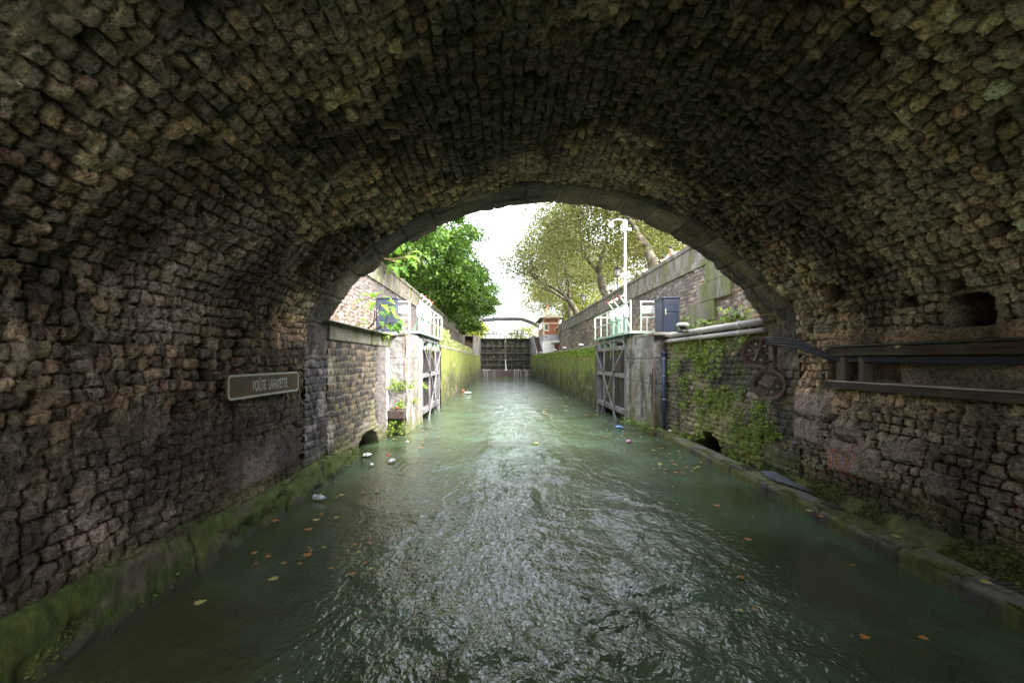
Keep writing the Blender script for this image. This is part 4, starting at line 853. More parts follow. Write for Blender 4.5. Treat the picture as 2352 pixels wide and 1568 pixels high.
# ------------------------------------------------------------------ foliage
def leaves(name, C, size, mat, parent=None, seed=1, flat=.5, droop=None, svar=.35):
    """one small rhombic leaf blade per centre"""
    rs = np.random.RandomState(seed); n = len(C)
    nrm = rs.normal(size=(n, 3)); nrm[:, 2] = np.abs(nrm[:, 2]) + flat
    if droop is not None: nrm = nrm + droop
    nrm /= np.linalg.norm(nrm, axis=1)[:, None]
    t = rs.normal(size=(n, 3)); t -= (t * nrm).sum(1)[:, None] * nrm; t /= np.linalg.norm(t, axis=1)[:, None]; bta = np.cross(nrm, t)
    s = (size * (1 - svar + 2 * svar * rs.rand(n)))[:, None]
    V = np.stack([C - t * s * .5, C + bta * s * .38 + nrm * s * .06, C + t * s * .5, C - bta * s * .38 + nrm * s * .06], 1).reshape(-1, 3)
    F = np.arange(4 * n).reshape(-1, 4)
    me = raw_mesh(name, V, F, np.full(n, 4), mat, False)
    return link(name, me, parent)
o = leaves('moss_tufts', MOSS_LEFT, .026, m_tuft, None, 32, .2, droop=np.array([[.8, 0, .3]])); setp(o, 'dark green moss tufts covering the stone plinth along the left waterline', 'moss', kind='stuff')
rs = np.random.RandomState(33); n = 16000; yy = 2.3 + 6.6 * rs.rand(n); T = rs.rand(n); x0 = kx(yy) + .34; xx = x0 + (5.5 - x0) * T
zz = .12 + .28 * ss(.45, 1, T) + (fbm(yy * 3, xx * 3, 4, 63) - .5) * .16 - .06 * (1 - ss(.0, .3, T)) + .012; C = np.stack([xx, yy, zz], 1)[fbm(yy * 2.4, xx * 3, 3, 67) > .46]
o = leaves('moss_tufts', C, .028, m_tuft, None, 34, .6); setp(o, 'dark green moss tufts on the bank behind the right kerb', 'moss', kind='stuff')
rs = np.random.RandomState(35); n = 26000; yy = 9.0 + 5.0 * rs.rand(n); zz = .1 + 2.85 * rs.rand(n); C = np.stack([5.40 - .02 * rs.rand(n), yy, zz], 1)
C = C[(fbm(yy * 1.2, zz * 1.4, 4, 118) + .08 * ss(2.4, 3, zz) > .53) & (fbm(yy * 6, zz * 6, 3, 68) > .54) & (((yy - 11.35) / .85) ** 2 + (zz / .62) ** 2 > 1)]
o = leaves('moss_tufts', C, .030, MATS['fern leaves'], None, 36, 0, droop=np.array([[-1.2, -.5, 0]])); setp(o, 'yellow green moss tufts matted over the right quay wall', 'moss', kind='stuff')
rs = np.random.RandomState(37); n = 9000; yy = 2.5 + 11.5 * rs.rand(n); t_ = rs.rand(n); C = np.stack([kx(yy) + .38 * t_ ** 2, yy, .182 - .05 * (t_ < .02)], 1)[fbm(yy * 2.6, t_ * 2, 3, 69) > .52]
o = leaves('moss_tufts', C, .022, m_tuft, None, 38, .8); setp(o, 'thin moss and silt specks scattered on top of the right kerb', 'moss', kind='stuff')
def branches(base, height, r0, seed, spread=.6, first=.3, levels=4, lean=(0, 0), kids=(3, 4)):
    rnd = random.Random(seed); mb = MB(); tips = []
    def go(p, d, L, r, lv):
        n = 4 if lv < 2 else 3; pts = [p]; rs_ = [r]; q = p.copy(); dd = d.copy()
        for i in range(n):
            dd = (dd + Vector((rnd.gauss(0, .12), rnd.gauss(0, .12), rnd.gauss(.03, .06))) * (1 + .3 * lv)).normalized()
            q = q + dd * L / n; pts.append(q.copy()); rs_.append(r * (1 - .42 * (i + 1) / n))
        mb.tube(pts, rs_, 8 if lv < 2 else 5)
        if lv >= levels: tips.append(q.copy()); tips.append(pts[-2]); return
        if lv >= 2: tips.append(q.copy())
        k = rnd.randint(*kids)
        for i in range(k):
            az = 2 * math.pi * (i + rnd.random() * .7) / k; tilt = spread * (.6 + .7 * rnd.random())
            ax = dd.cross(Vector((math.cos(az), math.sin(az), .1))).normalized()
            nd = (Matrix.Rotation(tilt, 3, ax) @ dd); nd.z += .12; nd.normalize()
            st = pts[-1] if i < 2 else pts[rnd.choice((-1, -2))]
            go(Vector(st), nd, L * rnd.uniform(.62, .85), rs_[-1] * rnd.uniform(.62, .85), lv + 1)
    go(Vector(base), Vector((lean[0], lean[1], 1)).normalized(), height * first, r0, 0)
    return mb, tips
def plane_tree(x, y, H, r, seed, lab, n=15000, lean=(0, 0), mat=None, size=.20, spread=.55, first=.26, crown=None):
    t = thing('plane_tree', lab, 'tree', (x, y, 6.0), 'olive leaved plane trees on the right bank')
    mb, tips = branches((x, y, 5.9), H, r, seed, spread=spread, first=first, levels=5, lean=lean, kids=(2, 4))
    mb.build('trunk', m_bark, t, smooth=True)
    rs = np.random.RandomState(seed); T = np.array([tuple(p) for p in tips])
    T = T[T[:, 2] > 6 + H * .22]
    k = rs.randint(0, len(T), n); C = T[k] + rs.normal(size=(n, 3)) * np.array([.62, .62, .5])
    nc = 170; d = rs.normal(size=(nc, 3)); d /= np.linalg.norm(d, axis=1)[:, None]; R_ = crown or 7.0
    cl = np.array([x + lean[0] * 8, y, 6.0 + H * .56]) + d * rs.uniform(.45, 1.0, nc)[:, None] * np.array([R_, R_, H * .40]); m = n // 2; j = rs.randint(0, nc, m)
    C[:m] = cl[j] + rs.normal(size=(m, 3)) * np.array([.75, .75, .45])
    C = C[C[:, 2] > 6 + H * .16]
    leaves('crown', C, size, mat or m_plane, t, seed, .3)
    return t
TR = [  # x, y, H, r, seed, lean, label
    (10.6, 28.5, 15.5, .50, 11, (-.05, 0), 'plane tree with thick pale trunk nearest the bridge on the right'),
    (9.6, 37.5, 16.5, .42, 28, (-.24, -.02), 'plane tree with dark leaning trunk behind the first street lamp'),
    (9.2, 48.0, 17, .42, 35, (-.16, 0), 'plane tree third from the bridge on the right bank'),
    (9.6, 58.0, 17, .45, 42, (-.12, 0), 'plane tree with spreading boughs behind the second street lamp'),
    (9.8, 68.0, 17, .42, 57, (-.1, 0), 'plane tree rising just behind the brick cabin'),
    (9.5, 82.0, 15, .42, 63, (-.1, 0), 'farthest plane tree on the right beyond the brick cabin')]
for x, y, H, r, sd, ln, lab in TR: plane_tree(x, y, H, r, sd, lab, n=(32000 if y < 30 else 26000 if y < 40 else 17000) if y < 60 else 15000, lean=ln, size=.185 if y < 60 else .24)
for x, y, sd, lab in ((17.5, 36, 81, 'plane tree of the second row, behind the thick pale trunk'), (17, 49, 82, 'plane tree of the second row, between the dark leaning trunk and the lamps'), (16.5, 64, 83, 'plane tree of the second row, far behind the right parapet')): plane_tree(x, y, 15, .35, sd, lab, n=13000, size=.24)
plane_tree(12, 64, 8.5, .25, 71, 'low bright yellow tree behind the right parapet', n=9000, mat=m_yell, size=.24, first=.2, spread=.8, crown=3.5)

def dense_tree(x, y, H, R, seed, lab, n=26000, mat=None, size=.23, zc=None, grp='dense green chestnut trees on the left bank'):
    t = thing('chestnut_tree', lab, 'tree', (x, y, 6.0), grp)
    mb, tips = branches((x, y, 5.9), H * .8, .32, seed, spread=.6, first=.3, levels=4, kids=(2, 3)); mb.build('trunk', m_bark2, t, smooth=True)
    rs = np.random.RandomState(seed); z0 = 6.0 + H * .56 if zc is None else zc; hz = H * .46
    k = 110; d = rs.normal(size=(k, 3)); d /= np.linalg.norm(d, axis=1)[:, None]; rad = rs.uniform(.55, 1.0, k)[:, None]
    cl = np.array([x, y, z0]) + d * rad * np.array([R, R * .95, hz]); cs = rs.uniform(.55, 1.15, k)
    j = rs.randint(0, k, n); g = rs.normal(size=(n, 3)) * np.array([.62, .62, .30]) * cs[j][:, None]
    C = cl[j] + g; out = np.hypot(C[:, 0] - cl[j][:, 0], C[:, 1] - cl[j][:, 1]); C[:, 2] -= out ** 2 * .35           # drooping layers
    o3 = C - np.array([x, y, z0]); o3 /= np.linalg.norm(o3, axis=1)[:, None]
    leaves('crown', C, size, mat or m_chest, t, seed, .45, droop=o3 * .9)
    return t
for i, (x, y, H, R, lab) in enumerate([(-7.6, 21.5, 9.6, 5.0, 'dense green chestnut tree nearest the bridge on the left'), (-7.4, 29, 10.6, 5.6, 'second dense chestnut tree on the left bank with bright sunlit side'),
        (-7.2, 37.5, 10.2, 5.7, 'third dense chestnut tree on the left bank'), (-6.9, 46.5, 8.8, 5.9, 'fourth dense chestnut tree on the left overhanging the lock'),
        (-6.4, 56, 9.2, 6.1, 'fifth dense chestnut tree on the left, its boughs low over the far steps'), (-5.6, 68, 8.8, 6.2, 'farthest dense chestnut tree on the left beside the upper gate')]):
    dense_tree(x, y, H, R, 90 + i, lab, n=52000 if y < 50 else 30000, size=.145 + .002 * y * .8)
dense_tree(-6.5, 84, 5.5, 4.0, 140, 'bright yellow green tree glowing beyond the left steps', n=9000, mat=m_yell, size=.34, zc=8.2, grp='pale trees beyond the upper lock')
dense_tree(-1.5, 130, 3.5, 6.5, 141, 'pale far tree low behind the upper gate railing', n=6000, mat=m_yell, size=.5, zc=7.0, grp='pale trees beyond the upper lock')
dense_tree(8, 120, 6.0, 6.0, 142, 'far green tree under the end of the footbridge', n=2200, mat=m_plane, size=.4, zc=9.5, grp='pale trees beyond the upper lock')

def sprig(name, lab, cat, pos, nrm, w, h, n, size, mat, seed, group=None, hang=.5, parent=None):
    """a clump of little fronds hanging from or rooted in a wall at pos"""
    rs = np.random.RandomState(seed); nrm = np.array(nrm, float); side = np.cross(nrm, [0, 0, 1.])
    if np.linalg.norm(side) < .1: side = np.array([1., 0, 0])
    nf = max(5, n // 12); C = []; ST = MB()
    for k in range(nf):
        a = rs.uniform(-1, 1); e = rs.uniform(-.6, 1); L_ = rs.uniform(.5, 1)
        p0 = np.array(pos) + side * a * w * .4 + np.array([0, 0, 1]) * e * h * .4
        p1 = p0 + nrm * w * .35 * L_ + side * a * w * .35 + np.array([0, 0, (.25 - hang * .5) * h * L_])
        p2 = p1 + nrm * w * .12 + side * a * w * .2 - np.array([0, 0, hang * h * .5 * L_])
        for q in range(n // nf):
            u = rs.rand(); p = (1 - u) ** 2 * p0 + 2 * u * (1 - u) * p1 + u * u * p2; C.append(p + rs.normal(size=3) * size * .5)
        ST.tube([tuple(p0), tuple((p0 + p1) / 2 + nrm * .01), tuple(p1)], .004, 3)
    C = np.array(C)
    t = parent or thing(name, lab, cat, tuple(pos), group)
    leaves('foliage', C, size, mat, t, seed, .4, droop=nrm[None] * .8, svar=.4); ST.build('stems', m_bark, t)
    return t
X = 5.42
FERN = [ # u, v, w, h, n, label
    (1655, 800, .42, .55, 260, 'lush fern clump hanging just under the pale pipes on the right wall'),
    (1648, 850, .3, .35, 120, 'trailing tail of fern below the lush clump under the pipes'),
    (1560, 838, .40, .45, 170, 'fern clump beside the top of the blue pipe'), (1575, 880, .3, .6, 190, 'long ivy trail right of the blue pipe'),
    (1590, 812, .25, .25, 60, 'small fern under the pale pipe between blue pipe and lush clump'), (1608, 825, .3, .35, 80, 'small fern tuft on the dark wet wall near its top'),
    (1620, 850, .22, .25, 50, 'tiny fern tuft under another on the dark wet wall'), (1572, 925, .25, .4, 90, 'fern tuft low right of the blue pipe'),
    (1605, 905, .3, .3, 90, 'round fern tuft in the middle of the mossy right wall'), (1628, 918, .25, .25, 70, 'small fern tuft above the right culvert'),
    (1578, 895, .2, .3, 50, 'thin fern between the ivy trail and the wall middle'), (1612, 945, .2, .25, 50, 'tiny fern right above the stained concrete patch'),
    (1700, 905, .28, .3, 90, 'bright fern tuft left of the lower rusty pulley'), (1697, 945, .28, .28, 80, 'fern tuft above the iron rungs'),
    (1758, 950, .35, .6, 240, 'thick fern cascade under the lower rusty pulley'), (1765, 985, .3, .45, 150, 'fern cascade end near the moss line'), (1800, 1010, .3, .25, 80, 'fern fringe at the foot of the cascade'),
    (1712, 790, .45, .3, 130, 'fern tuft just left of the upper rusty pulley'), (1580, 1003, .35, .2, 70, 'fern tuft above the kerb left of the culvert'), (1612, 1000, .2, .15, 40, 'fern crowning the right culvert arch'),
    (1514, 935, .2, .3, 60, 'fern growing left of the blue pipe foot')]
for i, (u, v, w, h, n, lab) in enumerate(FERN):
    p = onx(u, v, X); sprig('wall_fern', lab, 'fern', p, (-1, 0, 0), w * 1.25, h * 1.2, int(n * 1.35), .05, m_fern, 600 + i, 'ferns on the right quay wall', .6)
for i, (x, y, z, w, h, n, lab) in enumerate([(6.6, 15.0, 3.4, .7, .45, 160, 'green weeds growing on the right quay behind the pale pipes'), (6.3, 11.6, 3.35, .9, .5, 260, 'bushy weeds on the right quay above the upper pulley'), (6.5, 13.2, 3.35, .7, .4, 180, 'leafy weeds in the middle of the right quay'), (7.2, 16.9, 3.9, .4, .3, 50, 'small weed rooted in the toothed dressed stones')]):
    sprig('weed_clump', lab, 'weeds', (x, y, z), (-.3, -.5, .6), w, h, n, .085, m_fern, 640 + i, 'weeds on the right quay', .2)
for i, (x, y, z, w, h, n, lab) in enumerate([(-3.30, 13.86, 1.62, .42, .55, 240, 'bright fern bush on the white left pier'), (-3.2, 13.86, .95, .3, .4, 110, 'fern tuft just above the left planting trough'), (-3.28, 13.82, .28, .4, .55, 240, 'fern drooping below the left planting trough'),
        (-3.0, 14.6, 1.55, .3, .4, 60, 'small shrub sprig on the corner of the left pier'), (-2.92, 16.5, 1.45, .35, .35, 60, 'pale leafed sprig beside the left lock gate hinge'), (-2.96, 15.2, 1.05, .35, .35, 70, 'yellowing leafy sprig low on the left pier'), (-3.47, 12.95, 3.1, .3, .5, 110, 'moss and weeds spilling over the left coping')]):
    sprig('wall_fern', lab, 'fern', (x, y, z), (.6, -.8, 0), w, h, n, .06, m_fern if i != 5 else m_yell, 660 + i, 'ferns on the left pier', .5)
b = sprig('kerb_plants', 'low leafy plants along the foot of the right gate pier', 'plants', (4.85, 14.9, .12), (-.5, -.3, .5), 1.3, .22, 260, .06, m_fern, 690)
b = sprig('kerb_plants', 'small plants between pier foot and kerb end', 'plants', (4.98, 14.0, .14), (-.5, -.4, .5), .8, .2, 120, .05, m_fern, 691)
rs = np.random.RandomState(8); n = 5200; yy = 22.2 + 26 * rs.rand(n) ** 1.6; C = np.stack([-2.98 - .35 * rs.rand(n), yy, 3.2 + .55 * rs.rand(n) ** 2.4 * (1 + .8 * (yy < 27))], 1)
o = leaves('wall_grass', C, .13, m_grass, None, 9, -.6); setp(o, 'pale grass and weeds fringing the top of the left lock chamber wall', 'grass', kind='stuff')
rs = np.random.RandomState(18); n = 2500; yy = 22.2 + 40 * rs.rand(n) ** 1.3; C = np.stack([4.80 + .1 * rs.rand(n), yy, 3.12 - .5 * rs.rand(n) ** 1.5], 1)
o = leaves('wall_moss', C, .10, m_fern, None, 19, 0); setp(o, 'ragged moss hanging from the top of the right lock chamber wall', 'moss', kind='stuff')

# fig: big lobed leaves on bent stems
def figleaf(mb, base, d, up, L_, rnd):
    """five-lobed leaf blade folded along its midrib"""
    d = Vector(d).normalized(); up = Vector(up); s = d.cross(up).normalized(); up = s.cross(d).normalized()
    out = [(0, .06), (.10, .30), (.30, .46), (.36, .20), (.62, .40), (.60, .14), (.80, .16), (1.0, .0)]
    mid = [Vector(base) + d * (L_ * t) - up * (L_ * .35 * t * t) for t in (0, .25, .5, .75, 1)]
    def P(t, w, sd):
        return Vector(base) + d * (L_ * t) - up * (L_ * .35 * t * t) + s * sd * w * L_ + up * w * L_ * .28
    for sd in (-1, 1):
        vs = mid + [P(t, w, sd) for t, w in out]
        # fan strips between the midrib and outline
        f = [(0, 5, 6), (0, 6, 1), (1, 6, 7), (1, 7, 8), (1, 8, 2), (2, 8, 9), (2, 9, 10), (2, 10, 3), (3, 10, 11), (3, 11, 4), (4, 11, 12)]
        mb.add(vs, f if sd > 0 else [tuple(reversed(q)) for q in f])
def fig(lab, stems, leafs, L_, seed, loc, mat=None):
    rnd = random.Random(seed); t = thing('fig_bush', lab, 'bush', loc)
    b = MB()
    for pts in stems: b.tube(pts, [.018 - .010 * i / (len(pts) - 1) for i in range(len(pts))], 6)
    b.build('stems', M('fig stem', (.2, .1, .06), .7, (.14, .08, .05)), t, smooth=True)
    b = MB(); st = MB()
    for (p, d) in leafs:
        base = Vector(p); dd = Vector(d).normalized(); figleaf(b, base, dd, (rnd.uniform(-.3, .3), rnd.uniform(-.6, -.1), 1), L_ * rnd.uniform(.75, 1.1), rnd)
        st.tube([base - dd * L_ * .35 + Vector((0, 0, .03)), base], .005, 4)
    b.build('leaves', mat or m_fig, t); st.build('leaf_stalks', m_fern, t)
# bush rooted on the left quay
rb = Vector((-3.95, 12.6, 3.25)); G = lambda u, v, Y: Vector(at(u, v, Y))
lf = []
for (u, v, Y, dx, dz) in [(835, 688, 11.9, -1, -.2), (850, 680, 12.0, -.6, .2), (868, 678, 12.0, .3, .3), (882, 682, 12.0, 1, .1), (860, 694, 11.7, -.2, -.4), (890, 690, 12.0, 1, -.2), (878, 700, 11.9, .8, -.5), (896, 704, 12.1, .9, -.5), (886, 712, 12.0, .6, -.6),
        (873, 716, 12.2, .8, -.6), (899, 712, 12.0, .8, -.8), (845, 742, 12.3, -.2, .3), (840, 745, 12.2, -.7, 0), (873, 738, 12.3, .5, -.5), (890, 745, 12.2, .6, -.6), (903, 750, 12.1, .7, -.5), (905, 728, 12.2, 1, -.1), (915, 738, 12.0, 1, -.4), (908, 744, 12, .9, -.6), (842, 698, 11.8, -.8, -.5), (856, 684, 12.3, .1, .5)]:
    lf.append((G(u, v, Y), (dx, -.35, dz)))
st = [[rb, G(858, 745, 12.5), G(862, 700, 12.2), G(866, 690, 12)], [rb + Vector((.1, 0, 0)), G(862, 735, 12.5), G(874, 700, 12.2), G(888, 700, 12)], [rb + Vector((.2, .1, 0)), G(885, 745, 12.4), G(890, 725, 12.3), G(905, 728, 12.1)], [rb, G(852, 748, 12.4), G(848, 740, 12.3)], [rb + Vector((.15, 0, 0)), G(880, 752, 12.4), G(895, 742, 12.2), G(915, 738, 12.0)], [G(866, 690, 12), G(850, 684, 12), G(838, 690, 11.9)]]
fig('broad leaved fig bush growing on the left quay in front of the blue cabinet', st, lf, .30, 5, tuple(rb))
# branch drooping in from behind the mouth of the vault
lf = [(G(u, v, Y), (dx, -.3, dz)) for (u, v, Y, dx, dz) in [(948, 579, 10.6, .9, .1), (935, 588, 10.5, .6, -.5), (945, 588, 10.5, 1, -.4), (920, 598, 10.4, -.4, -.6), (928, 596, 10.5, .8, -.1), (944, 600, 10.4, .8, -.7), (900, 606, 10.3, -.4, -.8), (903, 612, 10.3, .7, -.8), (922, 612, 10.4, .9, -.8), (915, 585, 10.5, .1, .5)]]
fig('bright fig branch drooping past the left edge of the vault mouth', [[at(860, 590, 10.1), at(890, 596, 10.3), at(925, 592, 10.5), at(948, 580, 10.6)], [at(890, 596, 10.3), at(910, 604, 10.3), at(922, 612, 10.4)], [at(925, 592, 10.5), at(944, 600, 10.4)]], lf, .30, 9, at(860, 590, 10.1), MATS['fig leaves'])

# planting trough on the left pier
t = thing('planting_trough', 'dark soil filled trough with a red flower on the end of the left pier', 'planter', (-3.2, 13.8, .55))
b = MB(); b.box((-3.52, 13.62, .56), (-2.98, 13.94, .84)); b.build('trough', M('dark rotten wood', (.05, .035, .03), .9, (.09, .07, .06), scale=8, bump=.6), t, bevel=.03)
b = MB(); b.lathe([(.01, 0), (.035, .015), (.045, .04), (.02, .06)], (-3.22, 13.68, .88), n=8); b.build('flower', m_red, t, smooth=True)

# ------------------------------------------------------------------ pipes, pulleys and other wall furniture
b = MB()
def pipe_run(lab, x, z, y0, y1, r, mat):
    t = thing('service_pipe', lab, 'pipe', (x, y0, z), 'pale service pipes along the right quay')
    b = MB(); b.tube([(x, y0, z), (x, (y0 + y1) / 2, z + .004), (x, y1, z)], r, 14); b.build('pipe', mat, t, smooth=True)
    for k in range(3):
        b = MB(); y = y0 + .9 + k * 1.9; b.lathe([(r * 1.18, -.05), (r * 1.18, .05)], (x, y, z), (0, 1, 0), 14); b.build('collar', mat, t)
    for k in range(3):
        b = MB(); y = y0 + .5 + k * 2.2; b.box((x - .03, y, z - r - .05), (x + .2, y + .04, z - r)); b.build('bracket', m_rust, t)
pipe_run('upper thick pale pipe along the top of the right quay wall', 5.38, 3.20, 8.8, 14.3, .075, m_pipe); pipe_run('lower thinner pale pipe running under the thick one on the right quay wall', 5.36, 3.02, 8.8, 14.3, .055, m_pipe)
t = thing('drain_pipe', 'vertical blue grey plastic pipe at the corner of the right pier', 'pipe', (5.36, 14.0, 0)); X0, Y0 = 5.30, 14.02
b = MB(); b.tube([(X0, Y0, .06), (X0, Y0, 2.62)], .055, 12); b.build('pipe', m_blue2, t, smooth=True)
for z in (1.9, 1.15, 2.45): b = MB(); b.lathe([(.066, 0), (.066, .03)], (X0, Y0, z), n=12); b.build('clip', m_signwh, t)
b = MB(); b.lathe([(.07, 0), (.075, .1), (.06, .14)], (X0, Y0, 2.56), n=12); b.build('socket', m_blue2, t, smooth=True)
b = MB(); b.box((4.93, 13.98, 0), (5.0, 14.09, 2.35)); b.build('rusty_channel', m_rust, None, bevel=.01); o = bpy.data.objects['rusty_channel']; setp(o, 'rusty brown vertical iron channel on the corner of the right pier', 'channel iron')
def pulley(lab, c, R, ax, mat=m_rust, holes=6):
    t = thing('pulley_wheel', lab, 'pulley', c, 'rusted chain pulleys on the right wall')
    ax = Vector(ax).normalized(); b = MB()
    # grooved rim
    n = 36; up = Vector((0, 0, 1)); a = ax.cross(up).normalized(); bb = ax.cross(a); prof = [(R * .80, -.045), (R, -.06), (R * .985, -.02), (R * .93, 0), (R * .985, .02), (R, .06), (R * .80, .045), (R * .80, -.045)]
    vs = []; fs = []
    for r, h in prof:
        for k in range(n): th = 2 * math.pi * k / n; vs.append(Vector(c) + ax * h + (a * math.cos(th) + bb * math.sin(th)) * r)
    for i in range(len(prof) - 1):
        for k in range(n): fs.append((i * n + k, i * n + (k + 1) % n, (i + 1) * n + (k + 1) % n, (i + 1) * n + k))
    b.add(vs, fs); b.build('rim', mat, t, smooth=False)
    b = MB(); b.lathe([(R * .12, -.075), (R * .2, -.07), (R * .2, .07), (R * .1, .1)], c, ax, 14); b.build('hub', mat, t)
    for k in range(holes):
        b = MB(); th = 2 * math.pi * k / holes + .3; d = a * math.cos(th) + bb * math.sin(th); b.bar(Vector(c) + d * R * .15, Vector(c) + d * R * .84, .035, .055, up=ax); b.build('spoke', mat, t, bevel=.005)
    b = MB(); b.lathe([(R * .81, -.008), (R * .81, .012)], c, ax, 28); b.build('web', M('rusted web', (.17, .125, .11), .7, (.12, .08, .07), scale=12, bump=.4), t)
    for k in range(holes):
        th = 2 * math.pi * (k + .5) / holes + .3; d = a * math.cos(th) + bb * math.sin(th)
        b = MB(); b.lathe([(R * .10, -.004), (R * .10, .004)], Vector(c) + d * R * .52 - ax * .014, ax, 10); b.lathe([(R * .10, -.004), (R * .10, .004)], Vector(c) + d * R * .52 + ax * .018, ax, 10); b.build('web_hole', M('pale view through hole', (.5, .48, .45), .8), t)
    return t
P1 = at(1742, 808, 8.78); P2 = at(1766, 882, 8.50); AX = (-.66, -.75, 0)
pulley('upper rusty spoked pulley wheel on the right wall at the vault mouth', P1, .315, AX); pulley('lower rusty pulley wheel half behind a rusty link plate', P2, .30, (-.72, -.69, 0))
t = thing('link_plate', 'rusty bent iron link plate joining the two pulley wheels', 'bracket', P2)
b = MB(); e = Vector((-.6, -.8, 0)) * .10
b.bar(Vector(at(1790, 826, 8.75)) , Vector(at(1756, 888, 8.28)), .20, .03, up=(.5, .8, 0)); b.bar(Vector(at(1752, 892, 8.30)), Vector(at(1738, 906, 8.28)), .18, .03, up=(.5, .8, 0)); b.build('plate', m_rust, t, bevel=.01)
b = MB(); b.bar(Vector(at(1785, 775, 8.8)), Vector(P1) + e, .05, .03); b.bar(Vector(P1) + e, Vector(at(1732, 830, 8.6)), .045, .03); b.bar(Vector(at(1752, 838, 8.5)), Vector(at(1778, 826, 8.55)), .03, .03); b.bar(Vector(at(1778, 826, 8.55)), Vector(at(1786, 800, 8.6)), .03, .03); b.build('arm', m_dark, t)
b = MB(); b.box((5.34, 8.5, 2.2), (5.46, 8.66, 2.72)); b.build('mounting_block', m_rust, t, bevel=.02)
cb = thing('cable_bundle', 'bundle of black cables running from the pulleys back into the vault', 'cables', (5.3, 8, 2.7), None)
for k in range(4):
    o = k * .042; b = MB(); b.tube([(5.27, 8.62, 2.86 - o), (5.24, 8.3, 2.83 - o), (5.25, 7.9, 2.80 - o), (5.26, 7.6, 2.73 - o), (5.29, 7.35, 2.62 - o * .8), (5.32, 7.12, 2.52 - o * .6), (5.42, 6.9, 2.46 - o * .5), (5.44, 3.0, 2.42 - o * .5), (5.44, YB, 2.42 - o * .5)], .02, 8); b.build('cable', m_black, cb, smooth=True)
# steel ledges and conduits in the vault
t = thing('steel_ledge', 'long dull steel ledge under the recess in the right vault wall', 'ledge', (5.3, 5, 2.0))
b = MB(); b.box((5.28, YB, 2.035), (5.50, 7.15, 2.055)); b.box((5.28, YB, 1.965), (5.295, 7.15, 2.034)); b.build('angle_bar', m_steel, t, bevel=.003)
b = MB(); b.tube([(5.31, 7.0, 2.075), (5.32, 4.0, 2.077), (5.31, YB, 2.075)], .014, 8); b.build('conduit', m_signwh if False else m_pipe, t)
t = thing('steel_lintel', 'double steel lintel beam above the recess in the right vault wall', 'beam', (5.3, 5, 2.46))
b = MB(); b.box((5.35, YB, 2.475), (5.5, 7.2, 2.53)); b.build('lower_flange', m_steel, t, bevel=.003)
b = MB(); b.box((5.39, YB, 2.535), (5.5, 7.2, 2.60)); b.build('web', m_steel, t); b = MB(); b.tube([(5.37, 7.1, 2.625), (5.37, 3, 2.63), (5.37, YB, 2.625)], .018, 8); b.build('conduit', m_dark, t)
for y in (6.98, 6.55): b = MB(); w = .17 if y > 6.8 else .09; b.box((5.40, y - w, 2.06), (5.55, y, 2.474)); o = b.build('stone_post', M('recess post stone', (.17, .145, .12), .85, (.12, .1, .085), scale=4, bump=.4), None, bevel=.01); setp(o, 'wider stone post at the near end of the wall recess' if y > 6.8 else 'narrow stone post inside the wall recess', 'post', 'posts in the wall recess')
for (u, v, lab) in ((1745, 1048, 'upper iron rung set in the mossy right wall'), (1742, 1090, 'lower iron rung beside the right culvert')):
    u = 1306.7 + (1600 if 'upper' in lab else 1580) * .2344; v = 694.2 + (1250 if 'upper' in lab else 1395) * .2344
    p = onx(u, v, 5.42); b = MB(); b.tube([(5.5, p[1] + .24, p[2] + .02), (5.30, p[1] + .22, p[2]), (5.30, p[1] - .22, p[2] - .02), (5.5, p[1] - .24, p[2] - .02)], .012, 6); o = b.build('iron_rung', m_dark); setp(o, lab, 'rung', 'iron rungs by the right culvert')
for i, (u, v, w, lab) in enumerate(((1718, 1074, .25, 'small dark drain slot in the kerb near the culvert'), (1912, 1161, .32, 'large dark drain grating in the kerb in front of the right wall'), (1855, 1126, .14, 'tiny dark drain slot beyond the grey sheet on the kerb'), (2325, 1350, .3, 'dark drain slot in the kerb at the right edge'))):
    z = .185; Y = (CAMZ - z) / (v - 828) * 1000; x = (u - 1147) * Y / 1000; t = thing('drain_grating', lab, 'grating', (x, Y, z), 'gratings in the low kerb')
    b = MB(); b.box((x - .07, Y - w / 2, z - .01), (x + .07, Y + w / 2, z + .006)); b.build('opening', m_dark, t)
    for k in range(3): b = MB(); yy = Y - w / 2 + w * (k + 1) / 4; b.box((x - .07, yy, z + .007), (x + .07, yy + .012, z + .014)); b.build('bar', m_steel, t)
b = MB(); p = [at(1762, 1093, 8.4), at(1800, 1104, 8.0), at(1850, 1128, 7.2)]
pts = [(x, y) for x, y in ((5.12, 8.55), (5.32, 8.45), (5.30, 7.75), (5.22, 7.35), (5.08, 7.55), (5.05, 8.1))]
b.add([(x, y, .235 + .03 * math.sin(i * 2)) for i, (x, y) in enumerate(pts)] + [(x, y, .20 + .03 * math.sin(i * 2)) for i, (x, y) in enumerate(pts)], [(0, 1, 2, 3, 4, 5), (11, 10, 9, 8, 7, 6)] + [(i, (i + 1) % 6, (i + 1) % 6 + 6, i + 6) for i in range(6)])
o = b.build('plastic_sheet', M('grey plastic sheet', (.16, .18, .22), .35, (.1, .11, .13), scale=6)); setp(o, 'blue grey crumpled sheet lying on the kerb by the right wall', 'sheet')

